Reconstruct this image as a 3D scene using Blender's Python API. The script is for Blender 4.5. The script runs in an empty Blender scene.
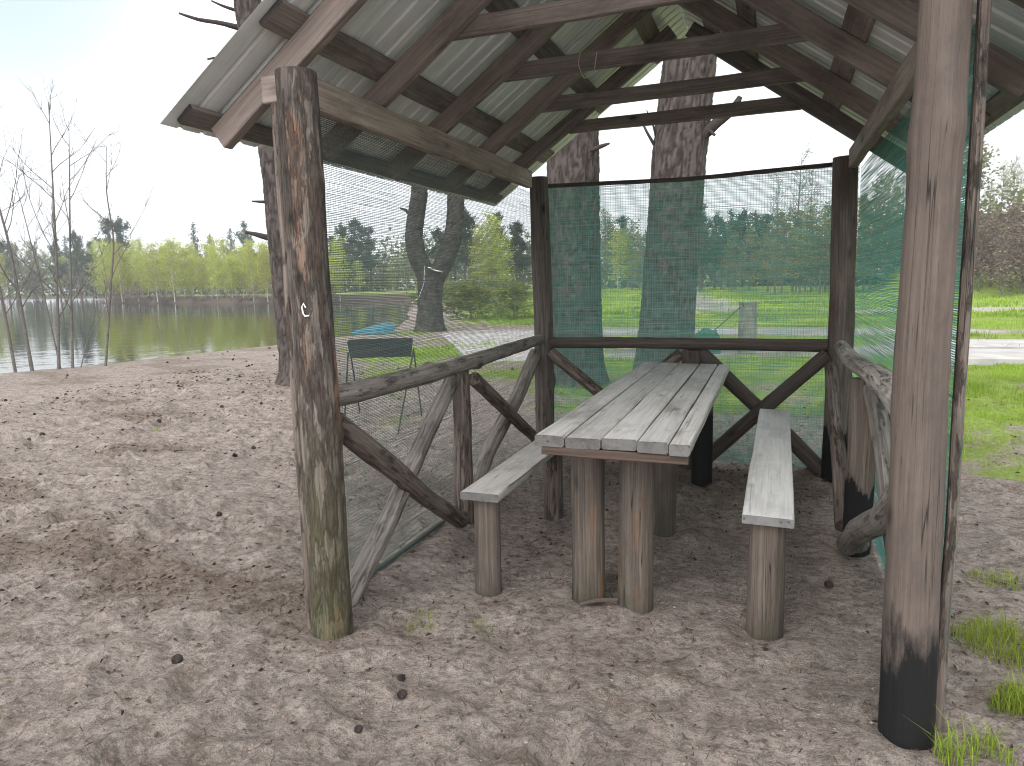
import bpy, math, random
import numpy as np
from mathutils import Vector, Matrix

# ------------------------------------------------------------------ camera, sky, sun, exposure
scene = bpy.context.scene
COL = scene.collection
R = math.radians

YAW, PITCH, ROLL, FPX, EYE = 0.352366, -0.144645, 0.020016, 708.05, 1.45
fw = Vector((-math.sin(YAW) * math.cos(PITCH), math.cos(YAW) * math.cos(PITCH), math.sin(PITCH)))
r0 = Vector((math.cos(YAW), math.sin(YAW), 0)); u0 = r0.cross(fw)
rt = r0 * math.cos(ROLL) - u0 * math.sin(ROLL); up = r0 * math.sin(ROLL) + u0 * math.cos(ROLL)
cam_data = bpy.data.cameras.new('camera'); cam = bpy.data.objects.new('camera', cam_data); COL.objects.link(cam)
cam.matrix_world = Matrix(((rt.x, up.x, -fw.x, 0), (rt.y, up.y, -fw.y, 0), (rt.z, up.z, -fw.z, EYE), (0, 0, 0, 1)))
cam_data.sensor_width = 36; cam_data.lens = 36 * FPX / 1024; cam_data.clip_start = 0.05; cam_data.clip_end = 2000
scene.camera = cam

SUN_EL, SUN_AZ = R(48), R(-165)        # azimuth clockwise from +Y: behind the viewer
world = bpy.data.worlds.new('World'); scene.world = world; world.use_nodes = True
wt = world.node_tree; wn = wt.nodes; wl = wt.links
bg = wn['Background']
sky = wn.new('ShaderNodeTexSky'); sky.sky_type = 'NISHITA'; sky.sun_disc = False
sky.sun_elevation = SUN_EL; sky.sun_rotation = SUN_AZ
tc = wn.new('ShaderNodeTexCoord'); mp = wn.new('ShaderNodeMapping'); mp.inputs['Scale'].default_value = (1, 1, 2.2)
nz = wn.new('ShaderNodeTexNoise'); nz.inputs['Scale'].default_value = 1.6; nz.inputs['Detail'].default_value = 5
cr = wn.new('ShaderNodeValToRGB')
cr.color_ramp.elements[0].position = 0.3; cr.color_ramp.elements[0].color = (0.80, 0.80, 0.80, 1)
cr.color_ramp.elements[1].position = 0.62; cr.color_ramp.elements[1].color = (0.97, 0.97, 0.97, 1)
mx = wn.new('ShaderNodeMix'); mx.data_type = 'RGBA'
mx.inputs[7].default_value = (11.6, 11.9, 12.3, 1)      # bright overcast cloud layer
wl.new(tc.outputs['Generated'], mp.inputs['Vector']); wl.new(mp.outputs['Vector'], nz.inputs['Vector'])
wl.new(nz.outputs['Fac'], cr.inputs['Fac']); # a thinner, bluer patch of cloud up to the left
vd = wn.new('ShaderNodeVectorMath'); vd.operation = 'DOT_PRODUCT'; vd.inputs[1].default_value = Vector((-0.77, 0.54, 0.37)).normalized()
nm = wn.new('ShaderNodeVectorMath'); nm.operation = 'NORMALIZE'; wl.new(tc.outputs['Generated'], nm.inputs[0]); wl.new(nm.outputs[0], vd.inputs[0])
gp = wn.new('ShaderNodeMapRange'); gp.interpolation_type = 'SMOOTHSTEP'; gp.inputs['From Min'].default_value = 0.974; gp.inputs['From Max'].default_value = 1.0
gp.inputs['To Min'].default_value = 0.0; gp.inputs['To Max'].default_value = 1.0; wl.new(vd.outputs['Value'], gp.inputs['Value'])
wl.new(cr.outputs['Color'], mx.inputs[0])
m2 = wn.new('ShaderNodeMix'); m2.data_type = 'RGBA'; m2.inputs[7].default_value = (6.3, 7.6, 8.0, 1)
gn = wn.new('ShaderNodeMapRange'); gn.inputs['From Min'].default_value = 0.15; gn.inputs['From Max'].default_value = 0.4; wl.new(nz.outputs['Fac'], gn.inputs['Value'])
gm = wn.new('ShaderNodeMath'); gm.operation = 'MULTIPLY'; wl.new(gp.outputs['Result'], gm.inputs[0]); wl.new(gn.outputs['Result'], gm.inputs[1])
wl.new(gm.outputs[0], m2.inputs[0]); wl.new(mx.outputs[2], m2.inputs[6])
wl.new(sky.outputs['Color'], mx.inputs[6]); # added: stronger sky high up behind the viewer, to brighten foreground and shelter
bd = wn.new('ShaderNodeVectorMath'); bd.operation = 'DOT_PRODUCT'; bd.inputs[1].default_value = Vector((0.05, -0.70, 0.71)).normalized(); wl.new(nm.outputs[0], bd.inputs[0])
bl = wn.new('ShaderNodeMapRange'); bl.interpolation_type = 'SMOOTHSTEP'; bl.inputs['From Min'].default_value = 0.25; bl.inputs['From Max'].default_value = 0.95
bl.inputs['To Min'].default_value = 0.10; bl.inputs['To Max'].default_value = 0.28; wl.new(bd.outputs['Value'], bl.inputs['Value']); wl.new(bl.outputs['Result'], bg.inputs['Strength'])
wl.new(m2.outputs[2], bg.inputs['Color'])


sl = bpy.data.lights.new('sun', 'SUN'); sl.energy = 0.8; sl.angle = R(20); sl.color = (1.0, 0.95, 0.88)
so = bpy.data.objects.new('sun', sl); COL.objects.link(so)
sd = Vector((math.sin(SUN_AZ) * math.cos(SUN_EL), math.cos(SUN_AZ) * math.cos(SUN_EL), math.sin(SUN_EL)))
so.rotation_euler = (-sd).to_track_quat('-Z', 'Y').to_euler(); so.location = (0, 0, 40)

scene.view_settings.view_transform = 'Standard'; scene.view_settings.look = 'None'
scene.view_settings.exposure = 0.30; scene.view_settings.gamma = 1.0; scene.view_settings.use_curve_mapping = False
scene.render.engine = 'CYCLES'
scene.cycles.filter_width = 1.1; scene.cycles.max_bounces = 8; scene.cycles.diffuse_bounces = 4; scene.cycles.transparent_max_bounces = 24

# ------------------------------------------------------------------ numpy noise
def _hash(ix, iy, iz, seed):
    with np.errstate(over='ignore'):
        h = (ix.astype(np.uint32) * np.uint32(374761393) + iy.astype(np.uint32) * np.uint32(668265263)
             + iz.astype(np.uint32) * np.uint32(2147483647) + np.uint32(seed * 974711 + 12345))
        h = (h ^ (h >> np.uint32(13))) * np.uint32(1274126177)
        h = h ^ (h >> np.uint32(16)); h = h * np.uint32(2246822519); h = h ^ (h >> np.uint32(15))
    return h.astype(np.float64) / 2147483647.5 - 1.0

def vnoise(P, seed=0):
    P = np.asarray(P, float)
    if P.shape[-1] == 2: P = np.concatenate([P, np.zeros(P.shape[:-1] + (1,))], -1)
    i = np.floor(P).astype(np.int64); f = P - i; f = f * f * (3 - 2 * f)
    o = 0
    for a in (0, 1):
        wa = f[..., 0] if a else 1 - f[..., 0]
        for b in (0, 1):
            wb = f[..., 1] if b else 1 - f[..., 1]
            for c in (0, 1):
                wc = f[..., 2] if c else 1 - f[..., 2]
                o = o + wa * wb * wc * _hash(i[..., 0] + a, i[..., 1] + b, i[..., 2] + c, seed)
    return o

def fbm(P, octv=4, seed=0, gain=0.5):
    P = np.asarray(P, float); o = 0; a = 1.0
    for k in range(octv):
        o = o + a * vnoise(P * (2.03 ** k) + 7.3 * k, seed + k); a *= gain
    return o

def sstep(a, b, x):
    t = np.clip((x - a) / (b - a), 0, 1); return t * t * (3 - 2 * t)

# ------------------------------------------------------------------ mesh building
ORIGIN = {}
def origin_of(o):
    return ORIGIN.get(o.name, Vector((0, 0, 0)))

def np_mesh(name, V, faces, mat, parent=None, smooth=False, attrs=None, link=True):
    """V (n,3) world coordinates; faces: (m,4) array, or list of tuples."""
    me = bpy.data.meshes.new(name)
    org = origin_of(parent) if parent is not None else Vector((0, 0, 0))
    V = np.asarray(V, float) - np.array(org)
    if isinstance(faces, np.ndarray):
        k = faces.shape[1]; m = len(faces)
        me.vertices.add(len(V)); me.vertices.foreach_set('co', V.astype(np.float32).ravel())
        me.loops.add(m * k); me.loops.foreach_set('vertex_index', faces.astype(np.int32).ravel())
        me.polygons.add(m); me.polygons.foreach_set('loop_start', np.arange(0, m * k, k, dtype=np.int32))
        me.update(calc_edges=True)
    else:
        me.from_pydata([tuple(v) for v in V], [], [tuple(f) for f in faces]); me.update()
    me.polygons.foreach_set('use_smooth', np.full(len(me.polygons), bool(smooth)))
    for an, av in (attrs or {}).items():
        av = np.asarray(av, np.float32)
        if av.ndim == 1:
            a = me.attributes.new(an, 'FLOAT', 'POINT'); a.data.foreach_set('value', av)
        else:
            a = me.attributes.new(an, 'FLOAT_VECTOR', 'POINT'); a.data.foreach_set('vector', av.ravel())
    for m_ in (mat if isinstance(mat, (list, tuple)) else [mat]): me.materials.append(m_)
    me.validate()
    if not link: return me
    o = bpy.data.objects.new(name, me); COL.objects.link(o)
    if parent is not None:
        o.parent = parent; ORIGIN[o.name] = org.copy()
    return o

class MB:
    def __init__(s): s.V = []; s.F = []; s.G = []; s.T = []; s.n = 0
    def add(s, V, F, G, tone=0.5):
        V = np.asarray(V, float)
        s.V.append(V); s.G.append(np.asarray(G, float)); s.T.append(np.full(len(V), tone))
        s.F += [tuple(int(i) + s.n for i in f) for f in F]; s.n += len(V)
    def tube(s, pts, radii, seg=14, amp=0.0, freq=6.0, seed=0, caps=True, step=None, bumps=None, tone=0.5, flat=0.0):
        pts = [np.array(p, float) for p in pts]
        radii = list(radii) if hasattr(radii, '__len__') else [radii] * len(pts)
        L = [0]
        for a, b in zip(pts, pts[1:]): L.append(L[-1] + np.linalg.norm(b - a))
        if step:
            n = max(2, int(L[-1] / step) + 1); ts = np.linspace(0, L[-1], n)
            P = np.stack([np.interp(ts, L, [p[k] for p in pts]) for k in range(3)], 1)
            if len(pts) > 2:                       # soften the corners
                for _ in range(3): P[1:-1] = 0.25 * P[:-2] + 0.5 * P[1:-1] + 0.25 * P[2:]
            rr = np.interp(ts, L, radii)
        else:
            P = np.array(pts); ts = np.array(L); rr = np.array(radii, float)
        n = len(P); T = np.gradient(P, axis=0); T /= np.linalg.norm(T, axis=1)[:, None] + 1e-12
        ref = np.array([0, 0, 1.0]) if abs(T[0][2]) < 0.9 else np.array([1.0, 0, 0])
        N = np.cross(T[0], ref); N /= np.linalg.norm(N)
        th = np.linspace(0, 2 * np.pi, seg, endpoint=False)
        V = np.zeros((n, seg, 3)); G = np.zeros((n, seg, 3))
        off = np.array([seed * 1.37 % 9, seed * 2.11 % 9, seed * 0.73 % 9])
        for i in range(n):
            N = N - T[i] * (N @ T[i]); N /= np.linalg.norm(N) + 1e-12; B = np.cross(T[i], N)
            ring = np.cos(th)[:, None] * N + np.sin(th)[:, None] * B
            q = np.stack([np.cos(th) * 1.2, np.sin(th) * 1.2, np.full(seg, ts[i] * freq)], 1) + off * 3
            r = rr[i] * np.ones(seg)
            if amp:
                r = r * (1 + amp * (0.6 * vnoise(q, seed) + 0.4 * vnoise(q * np.array([2.5, 2.5, 1.8]), seed + 5)))
            for (bs, ba, bh, bw) in (bumps or []):   # knots: along, angle, height, width
                d = np.sqrt((ts[i] - bs) ** 2 + ((((th - ba + np.pi) % (2 * np.pi)) - np.pi) * rr[i]) ** 2)
                r = r + bh * np.exp(-(d / bw) ** 2)
            V[i] = P[i] + ring * r[:, None]
            G[i] = np.stack([np.cos(th) * rr[i], np.sin(th) * rr[i], np.full(seg, ts[i])], 1) + off
        F = []
        for i in range(n - 1):
            for j in range(seg):
                k = (j + 1) % seg
                F.append((i * seg + j, i * seg + k, (i + 1) * seg + k, (i + 1) * seg + j))
        s.add(V.reshape(-1, 3), F, G.reshape(-1, 3), tone)
        if caps:
            for i, sgn in ((0, -1), (n - 1, 1)):
                cc = P[i] + T[i] * sgn * rr[i] * 0.06
                Vc = np.concatenate([V[i], [cc]]); Gc = np.concatenate([G[i], [G[i].mean(0)]])
                Fc = [((j + 1) % seg, j, seg) if sgn < 0 else (j, (j + 1) % seg, seg) for j in range(seg)]
                s.add(Vc, Fc, Gc * np.array([1, 1, 1.0]), tone)
    def plank(s, a, b, w, h, side=(0, 0, 1), step=0.08, wob=0.003, seed=0, chamfer=0.004, tone=0.5, twist=0.0):
        """board from a to b; w across (along cross(side, axis)), h along side"""
        a = np.array(a, float); b = np.array(b, float); L = np.linalg.norm(b - a); t = (b - a) / L
        sd_ = np.array(side, float); sd_ -= t * (sd_ @ t); sd_ /= np.linalg.norm(sd_); x = np.cross(sd_, t)
        c = min(chamfer, w * .2, h * .2)
        prof = [(-w / 2 + c, -h / 2), (0, -h / 2), (w / 2 - c, -h / 2), (w / 2, -h / 2 + c), (w / 2, h / 2 - c), (w / 2 - c, h / 2),
                (w * .17, h / 2), (-w * .17, h / 2), (-w / 2 + c, h / 2), (-w / 2, h / 2 - c), (-w / 2, -h / 2 + c)]
        prof = np.array(prof); m = len(prof); n = max(2, int(L / step) + 1)
        V = np.zeros((n, m, 3)); G = np.zeros((n, m, 3)); off = np.array([seed * 1.91 % 11, seed * 0.67 % 7, seed * 3.3 % 13])
        for i in range(n):
            d = L * i / (n - 1); p = a + t * d
            q = np.concatenate([prof * 9, np.full((m, 1), d * 3.0)], 1) + off
            e1 = wob * vnoise(q, seed); e2 = wob * vnoise(q + 31, seed)
            V[i] = p + (prof[:, :1] + e1[:, None]) * x + (prof[:, 1:] + e2[:, None]) * sd_
            G[i] = np.concatenate([prof, np.full((m, 1), d)], 1) + off
        F = []
        for i in range(n - 1):
            for j in range(m):
                k = (j + 1) % m
                F.append((i * m + j, i * m + k, (i + 1) * m + k, (i + 1) * m + j))
        s.add(V.reshape(-1, 3), F, G.reshape(-1, 3), tone)
        ge = np.concatenate([prof * 3, np.zeros((m, 1))], 1) + off
        s.add(V[0], [tuple(reversed(range(m)))], ge, tone * 0.25); s.add(V[-1], [tuple(range(m))], ge, tone * 0.25)
    def build(s, name, mat, parent=None, smooth=False):
        return np_mesh(name, np.concatenate(s.V), s.F, mat, parent, smooth,
                       {'gv': np.concatenate(s.G), 'tone': np.concatenate(s.T)})

def tag(o, label=None, cat=None, group=None, kind=None):
    if label: o['label'] = label
    if cat: o['category'] = cat
    if group: o['group'] = group
    if kind: o['kind'] = kind
    return o
def empty(name, loc, label, cat, group=None):
    o = bpy.data.objects.new(name, None); COL.objects.link(o); o.location = loc; o.empty_display_size = 0.2
    ORIGIN[o.name] = Vector(loc); return tag(o, label, cat, group)
def copy_tree(o, parent=None):
    c = o.copy(); COL.objects.link(c); c.parent = parent
    for ch in list(o.children): copy_tree(ch, c)
    return c

# ------------------------------------------------------------------ materials
def new_mat(name):
    m = bpy.data.materials.new(name); m.use_nodes = True
    nt = m.node_tree; b = nt.nodes['Principled BSDF']; return m, nt, nt.nodes, nt.links, b
def ramp(N, stops, interp='LINEAR'):
    r = N.new('ShaderNodeValToRGB'); r.color_ramp.interpolation = interp
    e = r.color_ramp.elements
    while len(e) < len(stops): e.new(0.5)
    for el, (p, c) in zip(e, stops):
        el.position = p; el.color = (c[0], c[1], c[2], 1) if hasattr(c, '__len__') else (c, c, c, 1)
    return r
def mixc(N, Lk, fac, a, b, mode='MIX'):
    m = N.new('ShaderNodeMix'); m.data_type = 'RGBA'; m.blend_type = mode
    for i, v in ((0, fac), (6, a), (7, b)):
        if hasattr(v, 'is_output') or isinstance(v, bpy.types.NodeSocket): Lk.new(v, m.inputs[i])
        elif i == 0: m.inputs[0].default_value = v
        else: m.inputs[i].default_value = (v[0], v[1], v[2], 1)
    return m.outputs[2]
def noise(N, Lk, vec, scale, detail=4, rough=0.55, mapping=None):
    if mapping is not None:
        mm = N.new('ShaderNodeMapping'); mm.inputs['Scale'].default_value = mapping; Lk.new(vec, mm.inputs['Vector']); vec = mm.outputs['Vector']
    n = N.new('ShaderNodeTexNoise'); n.inputs['Scale'].default_value = scale; n.inputs['Detail'].default_value = detail
    n.inputs['Roughness'].default_value = rough
    Lk.new(vec, n.inputs['Vector']); return n.outputs['Fac']
def math_(N, Lk, op, a, b=None, c=None):
    m = N.new('ShaderNodeMath'); m.operation = op
    for i, v in enumerate((a, b, c)):
        if v is None: continue
        if isinstance(v, bpy.types.NodeSocket): Lk.new(v, m.inputs[i])
        else: m.inputs[i].default_value = v
    return m.outputs[0]

def wood(name, dark, mid, light, rough=0.8, crack=0.6, stain=0.5, stain_col=(0.05, 0.045, 0.04), bark=None, bark_cover=0.5,
         char=None, moss=None, red=None, bump=0.5, toned=False, saw=0.0, spec=0.25, grain=0.10):
    m, nt, N, L, b = new_mat(name)
    a = N.new('ShaderNodeAttribute'); a.attribute_name = 'gv'; gv = a.outputs['Vector']
    g1 = noise(N, L, gv, 1, 9, 0.72, (75, 75, 2.4)); g2 = noise(N, L, gv, 1, 4, 0.6, (9, 9, 1.1))
    r = ramp(N, [(0.5 - grain, dark), (0.5, mid), (0.5 + grain, light)]); L.new(g1, r.inputs['Fac']); col = r.outputs['Color']
    col = mixc(N, L, g2, col, mixc(N, L, 0.55, col, light), 'MIX')
    if red:
        rn = noise(N, L, gv, 1, 3, 0.6, (7, 7, 1.6)); rr = ramp(N, [(0.545, 0.0), (0.65, 0.9)]); L.new(rn, rr.inputs['Fac'])
        col = mixc(N, L, rr.outputs['Color'], col, mixc(N, L, g1, tuple(v * .55 for v in red), red))
    # weather stains
    s1 = noise(N, L, gv, 1, 6, 0.7, (6, 6, 2.4)); sr = ramp(N, [(0.47, 0.0), (0.64, stain)]); L.new(s1, sr.inputs['Fac'])
    col = mixc(N, L, sr.outputs['Color'], col, stain_col)
    height = g1
    if bark:
        bn = noise(N, L, gv, 1, 10, 0.74, (24, 24, 5.0)); br = ramp(N, [(bark_cover - 0.03, 0.0), (bark_cover + 0.04, 0.92)]); L.new(bn, br.inputs['Fac'])
        b2 = noise(N, L, gv, 1, 6, 0.7, (70, 70, 14)); b2r = ramp(N, [(0.40, tuple(v * .4 for v in bark)), (0.60, tuple(v * 1.25 for v in bark))]); L.new(b2, b2r.inputs['Fac'])
        col = mixc(N, L, br.outputs['Color'], col, b2r.outputs['Color'])
        height = math_(N, L, 'ADD', height, math_(N, L, 'MULTIPLY', br.outputs['Color'], 1.2))
    # drying cracks along the grain
    cn = noise(N, L, gv, 1, 2, 0.5, (30, 30, 0.4))
    cc = ramp(N, [(0.4925, 0.0), (0.498, 1.0), (0.502, 1.0), (0.5075, 0.0)]); L.new(cn, cc.inputs['Fac'])
    cg = noise(N, L, gv, 1, 2, 0.5, (5, 5, 1.3)); cgr = ramp(N, [(0.5, 0.0), (0.6, crack)]); L.new(cg, cgr.inputs['Fac'])
    ck = math_(N, L, 'MULTIPLY', cc.outputs['Color'], cgr.outputs['Color'])
    col = mixc(N, L, ck, col, (0.018, 0.014, 0.011))
    # long hairline splits
    hn = noise(N, L, gv, 1, 2, 0.5, (48, 48, 0.22)); hc = ramp(N, [(0.4965, 0.0), (0.499, 1.0), (0.501, 1.0), (0.5035, 0.0)]); L.new(hn, hc.inputs['Fac'])
    hk = math_(N, L, 'MULTIPLY', hc.outputs['Color'], crack * 0.8)
    col = mixc(N, L, hk, col, (0.03, 0.024, 0.02)); ck = math_(N, L, 'MAXIMUM', ck, hk)
    # knots
    vm = N.new('ShaderNodeMapping'); vm.inputs['Scale'].default_value = (7, 7, 3.0); L.new(gv, vm.inputs['Vector'])
    v = N.new('ShaderNodeTexVoronoi'); v.inputs['Scale'].default_value = 1.0; L.new(vm.outputs['Vector'], v.inputs['Vector'])
    kr = ramp(N, [(0.05, 0.85), (0.13, 0.25), (0.2, 0.0)]); L.new(v.outputs['Distance'], kr.inputs['Fac'])
    col = mixc(N, L, kr.outputs['Color'], col, tuple(x * 0.3 for x in dark))
    if toned:
        t = N.new('ShaderNodeAttribute'); t.attribute_name = 'tone'
        tr = ramp(N, [(0.0, 0.16), (0.15, 0.30), (0.35, 0.85), (1.0, 1.25)]); L.new(t.outputs['Fac'], tr.inputs['Fac']); col = mixc(N, L, 1.0, col, tr.outputs['Color'], 'MULTIPLY')
    geo = N.new('ShaderNodeNewGeometry'); sp = N.new('ShaderNodeSeparateXYZ'); L.new(geo.outputs['Position'], sp.inputs[0])
    if moss:
        z0, z1, mc = moss
        mz = math_(N, L, 'ADD', sp.outputs['Z'], math_(N, L, 'MULTIPLY', math_(N, L, 'SUBTRACT', noise(N, L, gv, 1, 4, 0.6, (9, 9, 4)), 0.5), 1.3))
        mr = N.new('ShaderNodeMapRange'); mr.inputs['From Min'].default_value = z1; mr.inputs['From Max'].default_value = z0
        mr.inputs['To Min'].default_value = 0; mr.inputs['To Max'].default_value = 0.75; L.new(mz, mr.inputs['Value'])
        mcol = mixc(N, L, g1, tuple(x * .45 for x in mc), mc); col = mixc(N, L, mr.outputs['Result'], col, mcol)
    if char:
        z0, wdt = char
        cz = math_(N, L, 'ADD', sp.outputs['Z'], math_(N, L, 'MULTIPLY', math_(N, L, 'SUBTRACT', noise(N, L, gv, 1, 6, 0.7, (14, 14, 3.5)), 0.5), 0.5))
        mr = N.new('ShaderNodeMapRange'); mr.inputs['From Min'].default_value = z0 + wdt; mr.inputs['From Max'].default_value = z0
        L.new(cz, mr.inputs['Value']); col = mixc(N, L, mr.outputs['Result'], col, mixc(N, L, g1, (0.003, 0.003, 0.003), (0.013, 0.012, 0.0115)))
    L.new(col, b.inputs['Base Color']); b.inputs['Roughness'].default_value = rough
    b.inputs['Specular IOR Level'].default_value = spec
    h = math_(N, L, 'SUBTRACT', height, math_(N, L, 'MULTIPLY', ck, 1.6))
    if saw:
        sw = noise(N, L, gv, 1, 2, 0.5, (3, 3, 130)); h = math_(N, L, 'ADD', h, math_(N, L, 'MULTIPLY', sw, saw))
    bm = N.new('ShaderNodeBump'); bm.inputs['Strength'].default_value = bump; bm.inputs['Distance'].default_value = 0.008
    L.new(h, bm.inputs['Height']); L.new(bm.outputs['Normal'], b.inputs['Normal'])
    return m

def simple(name, col, rough=0.7, metal=0.0, var=0.25, scale=8.0, bump=0.0):
    m, nt, N, L, b = new_mat(name)
    t = N.new('ShaderNodeTexCoord'); n = noise(N, L, t.outputs['Object'], scale, 5, 0.6)
    r = ramp(N, [(0.3, tuple(c * (1 - var) for c in col)), (0.7, tuple(min(1, c * (1 + var)) for c in col))]); L.new(n, r.inputs['Fac'])
    L.new(r.outputs['Color'], b.inputs['Base Color']); b.inputs['Roughness'].default_value = rough; b.inputs['Metallic'].default_value = metal
    if bump:
        bm = N.new('ShaderNodeBump'); bm.inputs['Strength'].default_value = bump; bm.inputs['Distance'].default_value = 0.01
        L.new(n, bm.inputs['Height']); L.new(bm.outputs['Normal'], b.inputs['Normal'])
    return m

def leafmat(name, c1, c2, trans=0.35):
    m, nt, N, L, b = new_mat(name); N.remove(b)
    out = N['Material Output']
    a = N.new('ShaderNodeAttribute'); a.attribute_name = 'tone'
    oi = N.new('ShaderNodeObjectInfo')
    col = mixc(N, L, a.outputs['Fac'], c1, c2)
    hv = N.new('ShaderNodeHueSaturation'); L.new(col, hv.inputs['Color'])
    mr = N.new('ShaderNodeMapRange'); mr.inputs['To Min'].default_value = 0.75; mr.inputs['To Max'].default_value = 1.2
    L.new(oi.outputs['Random'], mr.inputs['Value']); L.new(mr.outputs['Result'], hv.inputs['Value'])
    mh = N.new('ShaderNodeMapRange'); mh.inputs['To Min'].default_value = 0.485; mh.inputs['To Max'].default_value = 0.515
    L.new(oi.outputs['Random'], mh.inputs['Value']); L.new(mh.outputs['Result'], hv.inputs['Hue'])
    d = N.new('ShaderNodeBsdfDiffuse'); t = N.new('ShaderNodeBsdfTranslucent'); ms = N.new('ShaderNodeMixShader')
    L.new(hv.outputs['Color'], d.inputs['Color']); L.new(hv.outputs['Color'], t.inputs['Color']); ms.inputs[0].default_value = trans
    L.new(d.outputs[0], ms.inputs[1]); L.new(t.outputs[0], ms.inputs[2]); L.new(ms.outputs[0], out.inputs['Surface'])
    return m

M = {}
M['post_bark'] = wood('weathered_post_wood', (0.07, 0.058, 0.047), (0.13, 0.107, 0.089), (0.21, 0.178, 0.15), bark=(0.08, 0.057, 0.046), bark_cover=0.505,
                      red=(0.28, 0.155, 0.10), moss=(-0.5, 1.05, (0.105, 0.112, 0.035)), stain=0.8, stain_col=(0.03, 0.027, 0.026), bump=0.8)
M['post_pale'] = wood('pale_post_wood', (0.066, 0.049, 0.039), (0.105, 0.080, 0.065), (0.148, 0.116, 0.096), grain=0.18, crack=1.0, stain=0.5, stain_col=(0.05, 0.043, 0.038),
                      char=(0.27, 0.12), bump=0.4)
M['post_dark'] = wood('dark_post_wood', (0.042, 0.035, 0.030), (0.082, 0.068, 0.058), (0.14, 0.118, 0.10), bark=(0.05, 0.041, 0.035), bark_cover=0.6, bump=0.7)
M['post_char'] = wood('brown_post_wood_charred_foot', (0.065, 0.05, 0.041), (0.115, 0.09, 0.073), (0.18, 0.143, 0.118), red=(0.17, 0.105, 0.072),
                      char=(0.36, 0.04), bump=0.7)
M['log_grey'] = wood('grey_rail_wood', (0.095, 0.08, 0.068), (0.185, 0.16, 0.138), (0.28, 0.25, 0.22), bark=(0.11, 0.10, 0.08), bark_cover=0.57, crack=0.8, bump=0.8)
M['log_brown'] = wood('brown_brace_wood', (0.07, 0.05, 0.04), (0.125, 0.095, 0.078), (0.21, 0.17, 0.14), bark=(0.075, 0.055, 0.043), bark_cover=0.55, crack=0.8, bump=0.8)
M['log_pale'] = wood('pale_bark_wood', (0.17, 0.15, 0.13), (0.32, 0.28, 0.245), (0.46, 0.41, 0.36), bark=(0.16, 0.13, 0.11), bark_cover=0.58, crack=0.4, bump=1.0)
M['log_dark'] = wood('dark_rail_wood', (0.035, 0.026, 0.022), (0.065, 0.049, 0.041), (0.11, 0.085, 0.07), crack=0.8, bump=0.8)
M['timber'] = wood('roof_timber', (0.138, 0.108, 0.092), (0.232, 0.185, 0.159), (0.325, 0.267, 0.232), stain=0.55, stain_col=(0.07, 0.05, 0.045), grain=0.15, bump=0.35, toned=True, saw=0.25)
M['timber_dark'] = wood('dark_roof_board', (0.105, 0.087, 0.077), (0.175, 0.146, 0.128), (0.26, 0.22, 0.195), stain=0.5, bump=0.35, toned=True, saw=0.25)
M['timber_pale'] = wood('pale_beam_timber', (0.17, 0.135, 0.11), (0.265, 0.213, 0.175), (0.355, 0.295, 0.248), stain=0.5, stain_col=(0.12, 0.09, 0.07), bump=0.35, saw=0.35)
M['board_grey'] = wood('weathered_table_board', (0.225, 0.203, 0.183), (0.39, 0.366, 0.34), (0.52, 0.495, 0.468), rough=0.42, spec=0.5, grain=0.17, stain=0.7, stain_col=(0.15, 0.125, 0.105), crack=0.9, bump=0.35, toned=True)
M['board_pale'] = wood('pale_bench_board', (0.29, 0.27, 0.25), (0.47, 0.45, 0.43), (0.58, 0.56, 0.54), rough=0.4, spec=0.5, grain=0.2, stain=0.5, stain_col=(0.26, 0.24, 0.225), crack=0.8, bump=0.3, toned=True)
M['apron'] = wood('table_apron_wood', (0.04, 0.026, 0.020), (0.065, 0.044, 0.034), (0.10, 0.07, 0.055), bump=0.4)
M['leg_wood'] = wood('table_leg_wood', (0.054, 0.041, 0.032), (0.098, 0.076, 0.060), (0.148, 0.119, 0.097), red=(0.20, 0.105, 0.054), crack=1.0, bump=0.5,
                     moss=(-0.15, 0.2, (0.05, 0.05, 0.03)))
M['leg_char'] = wood('charred_leg_wood', (0.07, 0.05, 0.04), (0.11, 0.08, 0.065), (0.16, 0.12, 0.095), char=(0.5, 0.08), bump=0.6)
M['stump'] = wood('stump_wood', (0.14, 0.12, 0.10), (0.22, 0.20, 0.17), (0.30, 0.27, 0.23), bump=0.6)

def bark_mat(name, dark, mid, light):
    m, nt, N, L, b = new_mat(name)
    a = N.new('ShaderNodeAttribute'); a.attribute_name = 'gv'; gv = a.outputs['Vector']
    a2 = N.new('ShaderNodeAttribute'); a2.attribute_name = 'tone'
    n1 = noise(N, L, gv, 1, 6, 0.65, (45, 45, 12)); n2 = noise(N, L, gv, 1, 3, 0.6, (4, 4, 0.8))
    f = math_(N, L, 'ADD', math_(N, L, 'MULTIPLY', a2.outputs['Fac'], 0.60), math_(N, L, 'MULTIPLY', n1, 0.4))
    r = ramp(N, [(0.22, dark), (0.5, mid), (0.8, light)]); L.new(f, r.inputs['Fac'])
    col = mixc(N, L, math_(N, L, 'MULTIPLY', n2, 0.6), r.outputs['Color'], mixc(N, L, 0.5, r.outputs['Color'], (0.062, 0.050, 0.044)))
    L.new(col, b.inputs['Base Color']); b.inputs['Roughness'].default_value = 0.9; b.inputs['Specular IOR Level'].default_value = 0.15
    bm = N.new('ShaderNodeBump'); bm.inputs['Strength'].default_value = 0.7; bm.inputs['Distance'].default_value = 0.01
    L.new(n1, bm.inputs['Height']); L.new(bm.outputs['Normal'], b.inputs['Normal']); return m
M['bark'] = bark_mat('pine_bark', (0.014, 0.011, 0.010), (0.046, 0.037, 0.033), (0.098, 0.081, 0.073))
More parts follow.
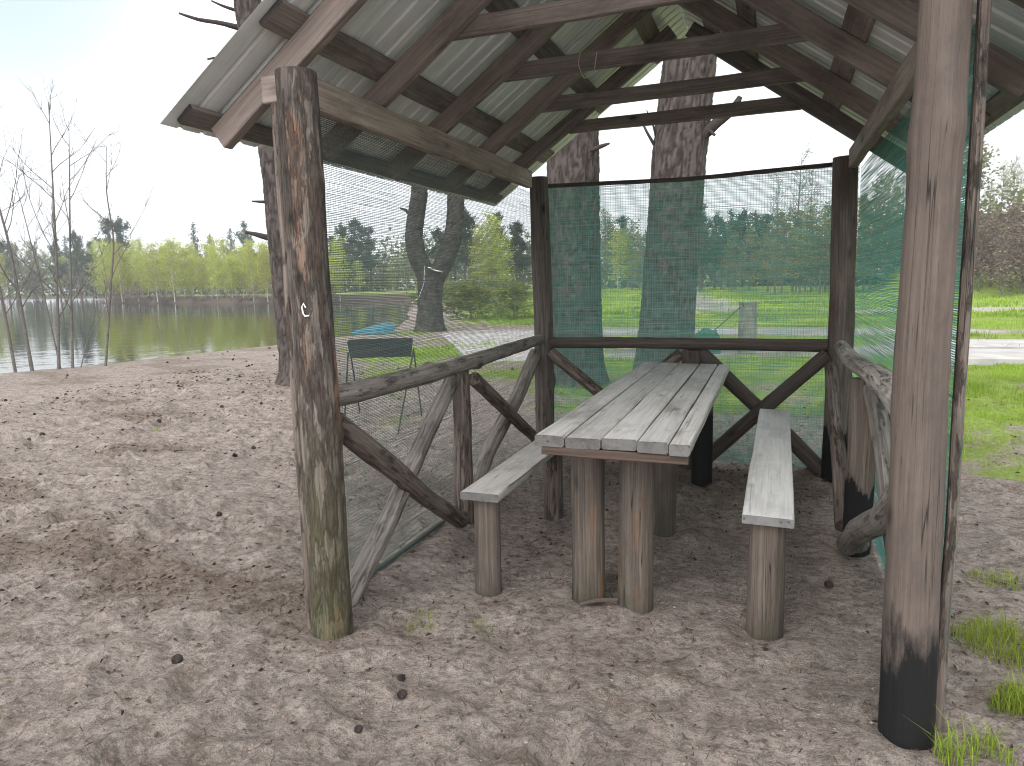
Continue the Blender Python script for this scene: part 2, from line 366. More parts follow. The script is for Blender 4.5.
M['bark_dark'] = bark_mat('dark_trunk_bark', (0.016, 0.014, 0.013), (0.045, 0.038, 0.034), (0.085, 0.074, 0.068))
M['bark_far'] = simple('far_pine_bark', (0.10, 0.07, 0.055), 0.9)
M['bark_birch'] = simple('birch_bark', (0.36, 0.34, 0.30), 0.8, var=0.35, scale=1.5)
M['bark_grey'] = simple('grey_twig_bark', (0.13, 0.115, 0.10), 0.9)
M['bark_sapling'] = simple('sapling_bark', (0.115, 0.10, 0.09), 0.85, var=0.35, scale=20)
M['birch_leaf'] = leafmat('birch_spring_leaf', (0.30, 0.335, 0.06), (0.50, 0.53, 0.12), 0.5)
M['olive_leaf'] = leafmat('opening_leaf', (0.17, 0.18, 0.095), (0.31, 0.32, 0.17), 0.4)
M['leafy_leaf'] = leafmat('fresh_leaf', (0.22, 0.26, 0.08), (0.40, 0.44, 0.16), 0.45)
M['pine_leaf'] = leafmat('pine_needle', (0.035, 0.058, 0.04), (0.09, 0.135, 0.08), 0.2)
M['spruce_leaf'] = leafmat('pale_far_needle', (0.10, 0.125, 0.105), (0.17, 0.20, 0.16), 0.2)
M['shrub_leaf'] = leafmat('shrub_leaf', (0.15, 0.17, 0.06), (0.29, 0.32, 0.11), 0.4)
M['grass'] = leafmat('grass_blade', (0.15, 0.22, 0.03), (0.37, 0.49, 0.08), 0.45)
M['litter'] = leafmat('dry_needle', (0.09, 0.065, 0.048), (0.26, 0.195, 0.145), 0.0)
M['cone'] = simple('pine_cone', (0.028, 0.018, 0.014), 0.85, var=0.4, scale=60)
M['blue'] = simple('teal_blue_paint', (0.018, 0.13, 0.17), 0.5)
M['iron'] = simple('blackened_iron', (0.022, 0.024, 0.024), 0.6, metal=0.3, var=0.4)
M['cord'] = simple('white_cord', (0.7, 0.7, 0.66), 0.8)
M['wire'] = simple('pale_wire', (0.45, 0.40, 0.32), 0.6)
M['bundle'] = simple('green_net_bundle', (0.03, 0.10, 0.07), 0.8, scale=20)
M['concrete'] = simple('worn_concrete', (0.36, 0.34, 0.32), 0.9, var=0.2, scale=2.5, bump=0.3)
M['rope'] = simple('dark_rope', (0.06, 0.06, 0.05), 0.9)

def net_mat(name, c1, c2, trans):
    m, nt, N, L, b = new_mat(name); N.remove(b); out = N['Material Output']
    a = N.new('ShaderNodeAttribute'); a.attribute_name = 'tone'; col = mixc(N, L, a.outputs['Fac'], c1, c2)
    d = N.new('ShaderNodeBsdfDiffuse'); t = N.new('ShaderNodeBsdfTranslucent'); g = N.new('ShaderNodeBsdfGlossy'); g.inputs['Roughness'].default_value = 0.35
    L.new(col, d.inputs['Color']); L.new(col, t.inputs['Color']); ms = N.new('ShaderNodeMixShader'); ms.inputs[0].default_value = trans
    L.new(d.outputs[0], ms.inputs[1]); L.new(t.outputs[0], ms.inputs[2])
    m2 = N.new('ShaderNodeMixShader'); m2.inputs[0].default_value = 0.04; L.new(ms.outputs[0], m2.inputs[1]); L.new(g.outputs[0], m2.inputs[2])
    L.new(m2.outputs[0], out.inputs['Surface']); return m
M['net_green'] = net_mat('green_shade_net', (0.055, 0.19, 0.155), (0.115, 0.325, 0.275), 0.55)
M['net_grey'] = net_mat('grey_shade_net', (0.055, 0.088, 0.078), (0.13, 0.175, 0.16), 0.5)  # left panel: greyer, darker tape colour than the green net
# ------------------------------------------------------------------ terrain
LAKE = np.array([(-12.7, 8.9), (-11.8, 12.0), (-11.4, 14.1), (-11.3, 16.8), (-11.3, 20.0), (-12.4, 23.0), (-18, 35), (-29, 55), (-37, 71), (-45, 69),
                 (-52.5, 66.0), (-70, 70), (-88, 74), (-101, 88), (-128, 133), (-165, 122), (-215, 100), (-215, -60), (-45, -45), (-21, -10), (-14.6, 3.0)])
def lake_sd(x, y):
    """signed distance, negative inside the lake"""
    x = np.asarray(x, float); y = np.asarray(y, float)
    d = np.full(x.shape, 1e9); ins = np.zeros(x.shape, bool)
    for (ax, ay), (bx, by) in zip(LAKE, np.roll(LAKE, -1, 0)):
        ex, ey = bx - ax, by - ay
        t = np.clip(((x - ax) * ex + (y - ay) * ey) / (ex * ex + ey * ey), 0, 1)
        d = np.minimum(d, np.hypot(x - ax - t * ex, y - ay - t * ey))
        c = ((ay > y) != (by > y)) & (x < (bx - ax) * (y - ay) / (by - ay + 1e-12) + ax)
        ins ^= c
    return np.where(ins, -d, d)
rng = np.random.default_rng(11)
PRINTS = []
for _ in range(1500):
    PRINTS.append((rng.uniform(-9, 3.5), rng.uniform(0.6, 11), rng.uniform(0, 6.28), rng.uniform(0.05, 0.12), rng.uniform(0.013, 0.036)))
def shelter_mask(x, y):
    return sstep(-2.1, -1.6, x) * sstep(0.75, 0.35, x) * sstep(1.9, 2.6, y) * sstep(5.7, 5.3, y)
def ground_z(x, y, fine=True):
    x = np.asarray(x, float); y = np.asarray(y, float); P = np.stack([x, y], -1)
    s = lake_sd(x, y) + 0.35 * vnoise(P * 0.8, 3)
    calm = 1 - 0.55 * shelter_mask(x, y)
    z = 0.05 * fbm(P * 0.28, 2, 21) * sstep(2, 7, np.hypot(x + .6, y - 4) - 1.0)
    near = sstep(26, 10, np.hypot(x, y))
    rough = np.clip(0.5 + 0.8 * vnoise(P * 0.7, 77), 0.15, 1.0) * calm
    z = z + near * rough * (0.020 * fbm(P * 2.3, 3, 31) + 0.013 * vnoise(P * 6.5, 41) + 0.008 * vnoise(P * 15, 43) + 0.0045 * vnoise(P * 31, 47))
    ridge = 1 - np.abs(vnoise(P * np.array([3.0, 5.5]) + 0.4 * np.stack([vnoise(P * 2, 8), vnoise(P * 2, 9)], -1), 51))
    z = z + near * calm * 0.014 * ridge ** 3
    far = sstep(14, 40, np.hypot(x, y)); z = z + far * 0.10 * fbm(P * 0.09, 2, 61)
    # low bank down to the lake bed
    z = z * sstep(0.0, 1.5, s) + np.where(s < 1.2, -1.6 * sstep(0.25, -1.6, s), 0.0)
    # hillside at the far right
    z = z + 5.2 * np.exp(-((y - 57 + 0.12 * (x - 20)) / 6.0) ** 2) * sstep(6.5, 12, x)
    # drip line ridge along the left netting
    z = z + 0.035 * np.exp(-((x + 1.70) / 0.10) ** 2) * sstep(2.3, 2.7, y) * sstep(5.6, 5.2, y) * (0.6 + 0.6 * vnoise(P * 5, 71))
    return z
def axis(lo, a, b, hi, d, g):
    c = list(np.arange(a, b + d / 2, d)); s = d
    L = []; v = a
    while v > lo: s *= g; v -= s; L.append(v)
    s = d; U = []; v = b
    while v < hi: s *= g; v += s; U.append(v)
    return np.array(L[::-1] + c + U)
gx = axis(-420, -6.0, 2.6, 420, 0.026, 1.027); gy = axis(-60, 0.9, 7.6, 620, 0.026, 1.027)
X, Y = np.meshgrid(gx, gy, indexing='ij'); Z = ground_z(X, Y)
for (px_, py_, an, rad, dep) in PRINTS:                      # footprints and scuffs in the loose sand
    i0, i1 = np.searchsorted(gx, [px_ - .4, px_ + .4]); j0, j1 = np.searchsorted(gy, [py_ - .4, py_ + .4])
    xs, ys = X[i0:i1, j0:j1] - px_, Y[i0:i1, j0:j1] - py_
    u = (xs * math.cos(an) + ys * math.sin(an)) / (rad * 1.9); v = (-xs * math.sin(an) + ys * math.cos(an)) / rad
    d2 = u * u + v * v; k = dep * (1 - 0.55 * shelter_mask(px_, py_))
    Z[i0:i1, j0:j1] += k * (-np.exp(-d2 * 1.6) + 0.55 * np.exp(-(np.sqrt(d2) - 1.35) ** 2 * 9))
for (bx_, by_) in ((-1.69, 2.355), (0.44, 2.355), (-1.69, 5.36), (0.45, 5.36), (-0.745, 2.98), (-0.528, 2.97), (-0.545, 3.97), (-0.43, 5.02), (-1.215, 2.93), (-1.225, 4.03), (0.012, 2.91), (-1.715, 3.8), (0.45, 3.95)):
    i0, i1 = np.searchsorted(gx, [bx_ - .5, bx_ + .5]); j0, j1 = np.searchsorted(gy, [by_ - .5, by_ + .5])     # sand scuffed up round each foot
    d = np.hypot(X[i0:i1, j0:j1] - bx_, Y[i0:i1, j0:j1] - by_); a_ = np.arctan2(Y[i0:i1, j0:j1] - by_, X[i0:i1, j0:j1] - bx_)
    Z[i0:i1, j0:j1] += 0.026 * np.exp(-((d - 0.17) / 0.07) ** 2) * (0.55 + 0.6 * vnoise(np.stack([a_ * 1.6, d * 3 + bx_], -1), 7)) - 0.012 * np.exp(-(d / 0.10) ** 2)
def ground_at(x, y):
    """height of the finished ground sheet"""
    i = np.clip(np.searchsorted(gx, x) - 1, 0, len(gx) - 2); j = np.clip(np.searchsorted(gy, y) - 1, 0, len(gy) - 2)
    tx = (x - gx[i]) / (gx[i + 1] - gx[i]); ty = (y - gy[j]) / (gy[j + 1] - gy[j])
    return Z[i, j] * (1 - tx) * (1 - ty) + Z[i + 1, j] * tx * (1 - ty) + Z[i, j + 1] * (1 - tx) * ty + Z[i + 1, j + 1] * tx * ty
def gz1(x, y): return float(ground_at(np.array([x]), np.array([y]))[0])
def line_d(x, y, a, b):
    ex, ey = b[0] - a[0], b[1] - a[1]; t = np.clip(((x - a[0]) * ex + (y - a[1]) * ey) / (ex * ex + ey * ey), 0, 1)
    return np.hypot(x - a[0] - t * ex, y - a[1] - t * ey)
def path_mask(x, y):
    P = np.stack([x, y], -1); w = 0.5 * vnoise(P * 0.5, 91)
    a = sstep(1.5, 0.9, line_d(x, y, (-7.5, 18.2), (4.0, 19.6)) + w * .6)
    b = 0.8 * sstep(0.9, 0.4, line_d(x, y, (-3.6, 13.0), (2.2, 15.2)) + w * .6)
    c = 0.6 * sstep(2.0, 1.0, line_d(x, y, (-2, 30), (-9.5, 78)) + w)
    d = 0.7 * sstep(2.2, 1.2, line_d(x, y, (3, 30), (25, 34)) + w * 1.5)
    return np.maximum(np.maximum(a, b), np.maximum(c, d))
def grass_mask(x, y):
    """0..1 how green the ground is"""
    x = np.asarray(x, float); y = np.asarray(y, float); P = np.stack([x, y], -1)
    n = fbm(P * 0.9, 3, 101) * 0.5; n2 = vnoise(P * 0.25, 103)
    back = sstep(6.2, 8.5, y) * sstep(-2.8, -1.2, x + 0.12 * (y - 8)) * (0.62 + 0.4 * n2)
    field = sstep(19.5, 22, y) * sstep(-12, -6, x + 0.45 * (y - 20))
    right = sstep(0.9, 1.9, x + 0.06 * y) * sstep(3.2, 5.5, y) * 0.75
    azd = np.degrees(np.arctan2(-x, y)); lb = sstep(35.5, 31, azd) * sstep(6.0, 9.0, y) * sstep(-11.5, -9, x) * sstep(0.0, -2.5, x) * (0.55 + 0.4 * n2)
    bank = sstep(20, 26, y) * sstep(1.0, 3.0, lake_sd(x, y)) * 0.8
    farshore = sstep(55, 62, np.hypot(x, y)) * 0.8 * sstep(6, 14, lake_sd(x, y))
    g = np.maximum.reduce([back, field, right, lb, bank, farshore])
    g = np.clip(g + n * sstep(0.02, 0.3, g) * (1 - 0.7 * field), 0, 1)
    g = g * (1 - path_mask(x, y)) * sstep(0.3, 1.6, lake_sd(x, y))
    hill = sstep(6.5, 12, x) * np.exp(-((y - 56 + 0.12 * (x - 20)) / 6.0) ** 2)
    return g * (1 - 0.95 * sstep(0.25, 0.6, hill))
GM = grass_mask(X, Y); PM = path_mask(X, Y)
SDm = lake_sd(X, Y)
def litter_mask(x, y):
    P = np.stack([x, y], -1)
    b = fbm(P * np.array([0.75, 1.5]) + 3, 4, 131)
    m = sstep(0.12, 0.75, b) * (1 - 0.7 * sstep(-2.0, -1.4, x) * sstep(5.0, 4.2, y))
    back = sstep(4.3, 5.1, y) * sstep(5.9, 5.4, y) * sstep(-1.7, -1.2, x) * sstep(0.5, 0.3, x)
    pine = sstep(3.5, 0.5, np.hypot(x + 6.7, y - 8.6)) * 0.5
    return np.clip(np.maximum.reduce([m, back, pine]), 0, 1)
LM = litter_mask(X, Y)
nx_, ny_ = X.shape
ii = (np.arange(nx_ - 1)[:, None] * ny_ + np.arange(ny_ - 1)[None, :]).ravel()
quads = np.stack([ii, ii + ny_, ii + ny_ + 1, ii + 1], 1)

def ground_mat():
    m, nt, N, L, b = new_mat('sand_and_grass_ground')
    geo = N.new('ShaderNodeNewGeometry'); pos = geo.outputs['Position']
    def att(n):
        a = N.new('ShaderNodeAttribute'); a.attribute_name = n; return a.outputs['Fac']
    n1 = noise(N, L, pos, 0.9, 6, 0.65); n2 = noise(N, L, pos, 6.5, 10, 0.78); n3 = noise(N, L, pos, 30, 8, 0.75); n4 = noise(N, L, pos, 150, 4, 0.7); n5 = noise(N, L, pos, 1, 6, 0.7, (12, 24, 14))
    r = ramp(N, [(0.30, (0.255, 0.207, 0.178)), (0.47, (0.37, 0.311, 0.271)), (0.66, (0.465, 0.40, 0.355))]); L.new(n2, r.inputs['Fac'])
    r1 = ramp(N, [(0.3, (0.84, 0.82, 0.80)), (0.7, (1.06, 1.05, 1.04))]); L.new(n1, r1.inputs['Fac'])
    sand = mixc(N, L, 1.0, r.outputs['Color'], r1.outputs['Color'], 'MULTIPLY')
    r3 = ramp(N, [(0.38, 0.66), (0.56, 1.12)]); L.new(n3, r3.inputs['Fac']); sand = mixc(N, L, 0.9, sand, r3.outputs['Color'], 'MULTIPLY')
    r4 = ramp(N, [(0.38, 0.64), (0.57, 1.15)]); L.new(n4, r4.inputs['Fac']); sand = mixc(N, L, 0.8, sand, r4.outputs['Color'], 'MULTIPLY')
    r5 = ramp(N, [(0.36, 0.55), (0.47, 1.0)]); L.new(n5, r5.inputs['Fac']); sand = mixc(N, L, 0.75, sand, r5.outputs['Color'], 'MULTIPLY')
    n6 = noise(N, L, pos, 330, 2, 0.5); r6 = ramp(N, [(0.30, 0.42), (0.40, 1.0), (0.62, 1.0), (0.72, 1.25)]); L.new(n6, r6.inputs['Fac']); sand = mixc(N, L, 0.9, sand, r6.outputs['Color'], 'MULTIPLY')
    # brown needle dust
    lf = math_(N, L, 'MULTIPLY', att('litter'), noise(N, L, pos, 11, 8, 0.8, (1, 2.2, 1)))
    lr = ramp(N, [(0.20, 0.0), (0.60, 0.75)]); L.new(lf, lr.inputs['Fac'])
    sand = mixc(N, L, lr.outputs['Color'], sand, mixc(N, L, n3, (0.10, 0.072, 0.052), (0.27, 0.21, 0.16)))
    n7 = noise(N, L, pos, 2.6, 12, 0.86, (1, 2.1, 1)); n8 = noise(N, L, pos, 15, 9, 0.82, (1, 1.7, 1)); r8 = ramp(N, [(0.40, 0.5), (0.51, 1.0)]); L.new(n8, r8.inputs['Fac']); sand = mixc(N, L, 0.85, sand, r8.outputs['Color'], 'MULTIPLY'); r7 = ramp(N, [(0.535, 0.0), (0.60, 0.78)]); L.new(n7, r7.inputs['Fac']); sand = mixc(N, L, r7.outputs['Color'], sand, mixc(N, L, n3, (0.10, 0.075, 0.058), (0.24, 0.185, 0.145)))
    # path
    sand = mixc(N, L, math_(N, L, 'MULTIPLY', att('path'), 0.85), sand, mixc(N, L, n2, (0.33, 0.30, 0.28), (0.48, 0.45, 0.42)))
    # green cover
    gn = noise(N, L, pos, 3.2, 7, 0.72)
    gf = math_(N, L, 'ADD', att('grass'), math_(N, L, 'MULTIPLY', math_(N, L, 'SUBTRACT', gn, 0.5), 1.1))
    gr = ramp(N, [(0.42, 0.0), (0.66, 0.9)]); L.new(gf, gr.inputs['Fac'])
    gc = ramp(N, [(0.3, (0.13, 0.165, 0.035)), (0.5, (0.22, 0.31, 0.05)), (0.72, (0.32, 0.41, 0.085))])
    L.new(noise(N, L, pos, 0.55, 8, 0.75), gc.inputs['Fac'])
    gcol = mixc(N, L, 0.7, gc.outputs['Color'], r3.outputs['Color'], 'MULTIPLY')
    col = mixc(N, L, gr.outputs['Color'], sand, gcol)
    # bare leaf litter of the far hillside and the reddish lake bank
    col = mixc(N, L, math_(N, L, 'MULTIPLY', att('bank'), 0.9), col, mixc(N, L, n2, (0.035, 0.026, 0.021), (0.10, 0.074, 0.058)))
    L.new(col, b.inputs['Base Color']); b.inputs['Roughness'].default_value = 0.95; b.inputs['Specular IOR Level'].default_value = 0.12
    h = math_(N, L, 'ADD', math_(N, L, 'MULTIPLY', n3, 0.9), math_(N, L, 'MULTIPLY', n4, 0.5))
    bm = N.new('ShaderNodeBump'); bm.inputs['Strength'].default_value = 1.0; bm.inputs['Distance'].default_value = 0.035
    L.new(h, bm.inputs['Height']); L.new(bm.outputs['Normal'], b.inputs['Normal'])
    return m
hill_m = sstep(6.5, 12, X) * np.exp(-((Y - 56 + 0.12 * (X - 20)) / 6.0) ** 2)
BM = np.maximum(sstep(0.25, 0.6, hill_m), sstep(45, 60, np.hypot(X, Y)) * sstep(14, 6, SDm))
grd = np_mesh('ground', np.stack([X, Y, Z], -1).reshape(-1, 3), quads, ground_mat(), smooth=True,
              attrs={'grass': GM.ravel(), 'path': PM.ravel(), 'litter': LM.ravel(), 'bank': BM.ravel()})
tag(grd, kind='structure')

def water_mat():
    m, nt, N, L, b = new_mat('lake_water')
    geo = N.new('ShaderNodeNewGeometry')
    b.inputs['Base Color'].default_value = (0.020, 0.022, 0.014, 1); b.inputs['Roughness'].default_value = 0.03
    b.inputs['IOR'].default_value = 1.33; b.inputs['Specular IOR Level'].default_value = 0.5
    n = noise(N, L, geo.outputs['Position'], 1, 4, 0.55, (0.9, 0.9, 0.9)); n2 = noise(N, L, geo.outputs['Position'], 1, 2, 0.5, (0.12, 0.12, 0.1))
    f = math_(N, L, 'MULTIPLY', n, n2)
    bm = N.new('ShaderNodeBump'); bm.inputs['Strength'].default_value = 0.2; bm.inputs['Distance'].default_value = 0.12
    L.new(f, bm.inputs['Height']); L.new(bm.outputs['Normal'], b.inputs['Normal']); return m
wv = [(-260, -90, -0.6), (-8.0, -90, -0.6), (-8.0, 150, -0.6), (-260, 150, -0.6)]
tag(np_mesh('lake', wv, [(0, 1, 2, 3)], water_mat()), kind='structure')

# concrete slabs beside the shelter
def slab(name, corners, z0, z1, label):
    n = len(corners); V = []; F = []
    V = [(x, y, z1) for x, y in corners] + [(x, y, z0) for x, y in corners]
    F = [tuple(range(n))] + [(i, i + n, (i + 1) % n + n, (i + 1) % n) for i in range(n)]
    o = np_mesh(name, V, F, M['concrete']); tag(o, kind='structure'); return o
slab('concrete_pavement', [(-8.2, 17.0), (-4.9, 11.2), (-3.5, 11.6), (-3.9, 14.5), (-6.0, 18.4)], -0.3, 0.07, '')
slab('concrete_pavement', [(2.3, 12.7), (9.0, 13.1), (9.4, 15.0), (2.5, 14.4)], -0.3, 0.09, '')
slab('concrete_pavement', [(2.6, 14.9), (9.6, 15.6), (10.0, 17.2), (2.9, 16.6)], -0.3, 0.07, '')

# ------------------------------------------------------------------ the shelter
X1, X2, Y1, Y2 = -1.715, 0.44, 2.355, 5.36
CX, SL, UZ, UX = -0.63, 0.72, 2.27, -1.74          # ridge x, roof slope, rafter underside height at UX
gaz = empty('gazebo', (CX, 3.85, 0), 'open timber picnic shelter with metal gable roof, log rails and green netting walls', 'gazebo')
def under(x, dz=0.0): return UZ + SL * ((CX - UX) - abs(x - CX)) + dz
cs = 1 / math.sqrt(1 + SL * SL); sn = SL * cs

def post(mat, base, top, r0, r1, seed, bumps=None, amp=0.07):
    b = MB(); base = np.array(base, float); top = np.array(top, float); mid = (base + top) / 2 + np.array([0.012, -0.01, 0]) * (1 if seed % 2 else -1)
    b.tube([base - (0, 0, 0.25), base, mid, top], [r0 * 1.02, r0, (r0 + r1) / 2, r1], 28, amp, 2.2, seed, True, 0.03, bumps)
    return b.build('post', mat, gaz, True)
post(M['post_bark'], (-1.69, Y1, 0), (-1.705, Y1, 2.235), 0.084, 0.077, 3, [(2.08, 4.4, 0.014, 0.05), (1.1, 4.9, 0.012, 0.04), (0.75, 3.6, 0.01, 0.04)], 0.08)
post(M['post_pale'], (0.440, Y1, 0), (0.423, Y1, 2.36), 0.081, 0.063, 8, [(1.28, 0.2, 0.02, 0.06), (1.42, 5.0, 0.008, 0.03), (0.95, 0.0, 0.013, 0.08), (2.1, 3.6, 0.012, 0.05), (2.05, 0.3, 0.014, 0.09)], 0.05)
post(M['post_dark'], (-1.69, Y2, 0), (-1.72, Y2, 2.225), 0.076, 0.074, 5, [(0.9, 5.2, 0.016, 0.05), (1.6, 0.3, 0.01, 0.05)])
post(M['post_char'], (0.45, Y2, 0), (0.43, Y2, 2.215), 0.084, 0.078, 7, [(1.9, 3.5, 0.01, 0.05)])

# wall plates on the posts
b = MB(); b.plank((-1.745, 2.40, 2.195), (-1.745, 5.20, 2.195), 0.05, 0.125, (0, 0, 1), seed=2, wob=0.004); b.build('wall_plate', M['timber_pale'], gaz)
b = MB(); b.plank((0.47, 2.40, 2.195), (0.47, 5.30, 2.195), 0.05, 0.125, (0, 0, 1), seed=4, wob=0.004); b.build('wall_plate', M['timber_pale'], gaz)
b = MB(); b.plank((-1.84, 2.36, 2.18), (-1.775, 2.36, 2.18), 0.07, 0.10, (0, 0, 1), seed=5); b.build('beam_end', M['timber'], gaz)

# rafters, collar ties
RY = [2.43, 3.07, 3.76, 4.48, 5.16]
for i, y in enumerate(RY):
    for s in (-1, 1):
        xe = CX + s * ((1.48 if i == 0 else 1.40) + 0.02 * ((i * 7) % 3)); xr = CX + s * 0.028
        n = np.array([s * sn, 0, cs]); h = 0.10
        a = np.array([xe, y, under(xe)]) + n * h / 2; c = np.array([xr, y, under(xr)]) + n * h / 2
        b = MB(); b.plank(a, c, 0.052, h, n, seed=i * 3 + s + 9, wob=0.004, tone=0.35 + 0.3 * ((i * 5 + s) % 3) / 2)
        b.build('rafter', M['timber'] if (i != 4) else M['timber_dark'], gaz)
for i, y in enumerate(RY):
    z = 2.56 + 0.012 * ((i * 3) % 4 - 1.5); xa, xb = CX - 0.80, CX + 0.77
    b = MB(); b.plank((xa, y + 0.055, z), (xb, y + 0.055, z + 0.02), 0.04, 0.085, (0, 0, 1), seed=i + 40, wob=0.004, tone=0.3 + 0.1 * i)
    b.build('collar_tie', M['timber'] if i < 2 else M['timber_dark'], gaz)

# roof slopes: corrugated sheet with boards under it
YF, YB = 2.21, 5.72
def roof_side(s):
    xe = -2.235 if s < 0 else 0.94
    dz = 0.157; pitch = 0.115; prof = [(0, 0), (0.085, 0), (0.091, 0.010), (0.109, 0.010), (0.115, 0.0)]
    ys = []; hs = []
    y = YF
    while y < YB:
        for (u, h) in prof[:-1]: ys.append(y + u); hs.append(h)
        y += pitch
    ys = np.array(ys); hs = np.array(hs); n = np.array([s * sn, 0, cs]); K = 24
    V = []
    for side in (0, 1):
        for k in range(K):
            x = CX + (xe - CX) * k / (K - 1); p = np.stack([np.full(len(ys), x), ys, np.full(len(ys), under(x, dz))], 1)
            wv = 0.004 * vnoise(np.stack([ys * 3, np.full(len(ys), x * 2.0)], 1), 3)
            V.append(p + n * (hs + wv + 0.0012 * side)[:, None])
    V = np.concatenate(V); m = len(ys); F = []
    for side in (0, 1):
        o = side * K * m
        for k in range(K - 1):
            for j in range(m - 1):
                q = (o + k * m + j, o + k * m + j + 1, o + (k + 1) * m + j + 1, o + (k + 1) * m + j); F.append(q if (side == 0) == (s > 0) else q[::-1])
    for j in range(m - 1):                                   # eave edge
        q = ((K - 1) * m + j, (K - 1) * m + j + 1, K * m + (K - 1) * m + j + 1, K * m + (K - 1) * m + j); F.append(q)
    sheet = np_mesh('roof_sheet', V, np.array(F), M['sheet'], gaz, False)
    xs = ([-2.09, -1.66, -1.20, -0.76] if s < 0 else [0.80, 0.25, -0.25, -0.50])
    for i, x in enumerate(xs):
        x_ = CX + (x - CX); h = 0.026; n_ = n
        c0 = np.array([x, 0, under(x)]) + n_ * (0.10 + h / 2 + 0.001)
        w = [0.09, 0.125, 0.115, 0.12][i]
        b = MB(); b.plank(c0 + (0, YF + 0.05, 0), c0 + (0, YB - 0.08, 0), w, h, n_, seed=60 + i + (9 if s > 0 else 0), wob=0.003, tone=0.4 + 0.2 * (i % 2))
        b.build('purlin', M['timber_dark'] if s < 0 else M['timber'], sheet)
    return sheet
def sheet_mat():
    m, nt, N, L, b = new_mat('galvanised_sheet')
    t = N.new('ShaderNodeTexCoord'); n = noise(N, L, t.outputs['Object'], 3, 6, 0.65); n2 = noise(N, L, t.outputs['Object'], 1, 4, 0.6, (1.5, 26, 1.5))
    r = ramp(N, [(0.3, (0.64, 0.665, 0.65)), (0.7, (0.80, 0.82, 0.80))]); L.new(n, r.inputs['Fac'])
    r2 = ramp(N, [(0.3, 0.8), (0.7, 1.1)]); L.new(n2, r2.inputs['Fac'])
    L.new(mixc(N, L, 1.0, r.outputs['Color'], r2.outputs['Color'], 'MULTIPLY'), b.inputs['Base Color'])
    b.inputs['Metallic'].default_value = 0.15; b.inputs['Roughness'].default_value = 0.45
    return m
M['sheet'] = sheet_mat()
roof_side(-1); roof_side(1)
# folded ridge cap
b = MB()
for s in (-1, 1):
    a = np.array([CX + s * 0.01, 0, under(CX) + 0.178]); c = np.array([CX + s * 0.15, 0, under(CX + s * 0.15) + 0.178])
    mid = (a + c) / 2; b.plank(mid + (0, YF - .01, 0), mid + (0, YB + .01, 0), 0.175, 0.003, (s * sn, 0, cs), wob=0.0)
b.build('ridge_cap', M['sheet'], gaz)

# railings: round logs, a stub post and crossed braces in each side
def log(b, a, c, r0, r1, seed, bend=0.007, bumps=None, amp=0.10):
    a = np.array(a, float); c = np.array(c, float); rg = np.random.default_rng(seed)
    off = rg.normal(0, bend, (2, 3)); pts = [a, a * 2 / 3 + c / 3 + off[0], a / 3 + c * 2 / 3 + off[1], c]
    b.tube(pts, [r0, r0 * 0.97 + r1 * 0.03, (r0 + r1) / 2, r1], 18, amp, 4.5, seed, True, 0.025, bumps)
def mk(name, mat, parent, *args, **kw):
    b = MB(); log(b, *args, **kw); return b.build(name, mat, parent, True)
# left
rl = mk('railing', M['log_grey'], gaz, (-1.70, 2.44, 0.985), (-1.70, 5.26, 0.985), 0.048, 0.040, 21, 0.012, bumps=[(0.9, 4.6, 0.016, 0.05), (1.5, 1.0, 0.012, 0.05)])
mk('stub_post', M['log_brown'], rl, (-1.715, 3.80, -0.12), (-1.72, 3.80, 0.95), 0.058, 0.052, 22, 0.006)
mk('brace', M['log_brown'], rl, (-1.685, 2.44, 0.88), (-1.685, 3.66, 0.05), 0.052, 0.046, 23, 0.006)
mk('brace', M['log_grey'], rl, (-1.745, 2.52, 0.02), (-1.735, 3.74, 0.90), 0.050, 0.044, 24, 0.006, bumps=[(0.85, 5.5, 0.03, 0.035)])
mk('brace', M['log_brown'], rl, (-1.66, 3.86, 0.87), (-1.655, 5.26, 0.12), 0.042, 0.040, 25, 0.006)
mk('brace', M['log_grey'], rl, (-1.745, 3.87, 0.06), (-1.74, 5.28, 0.87), 0.052, 0.050, 26, 0.006)
# back
rb = mk('railing', M['log_dark'], gaz, (-1.64, 5.35, 0.955), (0.37, 5.35, 0.955), 0.042, 0.046, 31, 0.008)
mk('stub_post', M['log_dark'], rb, (-0.55, 5.37, -0.12), (-0.55, 5.37, 0.91), 0.066, 0.070, 32, 0.004)
mk('brace', M['log_brown'], rb, (-1.63, 5.32, 0.88), (-0.62, 5.32, 0.08), 0.045, 0.042, 33)
mk('brace', M['log_brown'], rb, (-1.62, 5.41, 0.06), (-0.63, 5.41, 0.88), 0.045, 0.042, 34)
mk('brace', M['log_dark'], rb, (-0.50, 5.40, 0.90), (0.37, 5.40, 0.05), 0.052, 0.056, 35, 0.014)
mk('brace', M['log_dark'], rb, (-0.48, 5.31, 0.05), (0.37, 5.31, 0.90), 0.052, 0.048, 36)
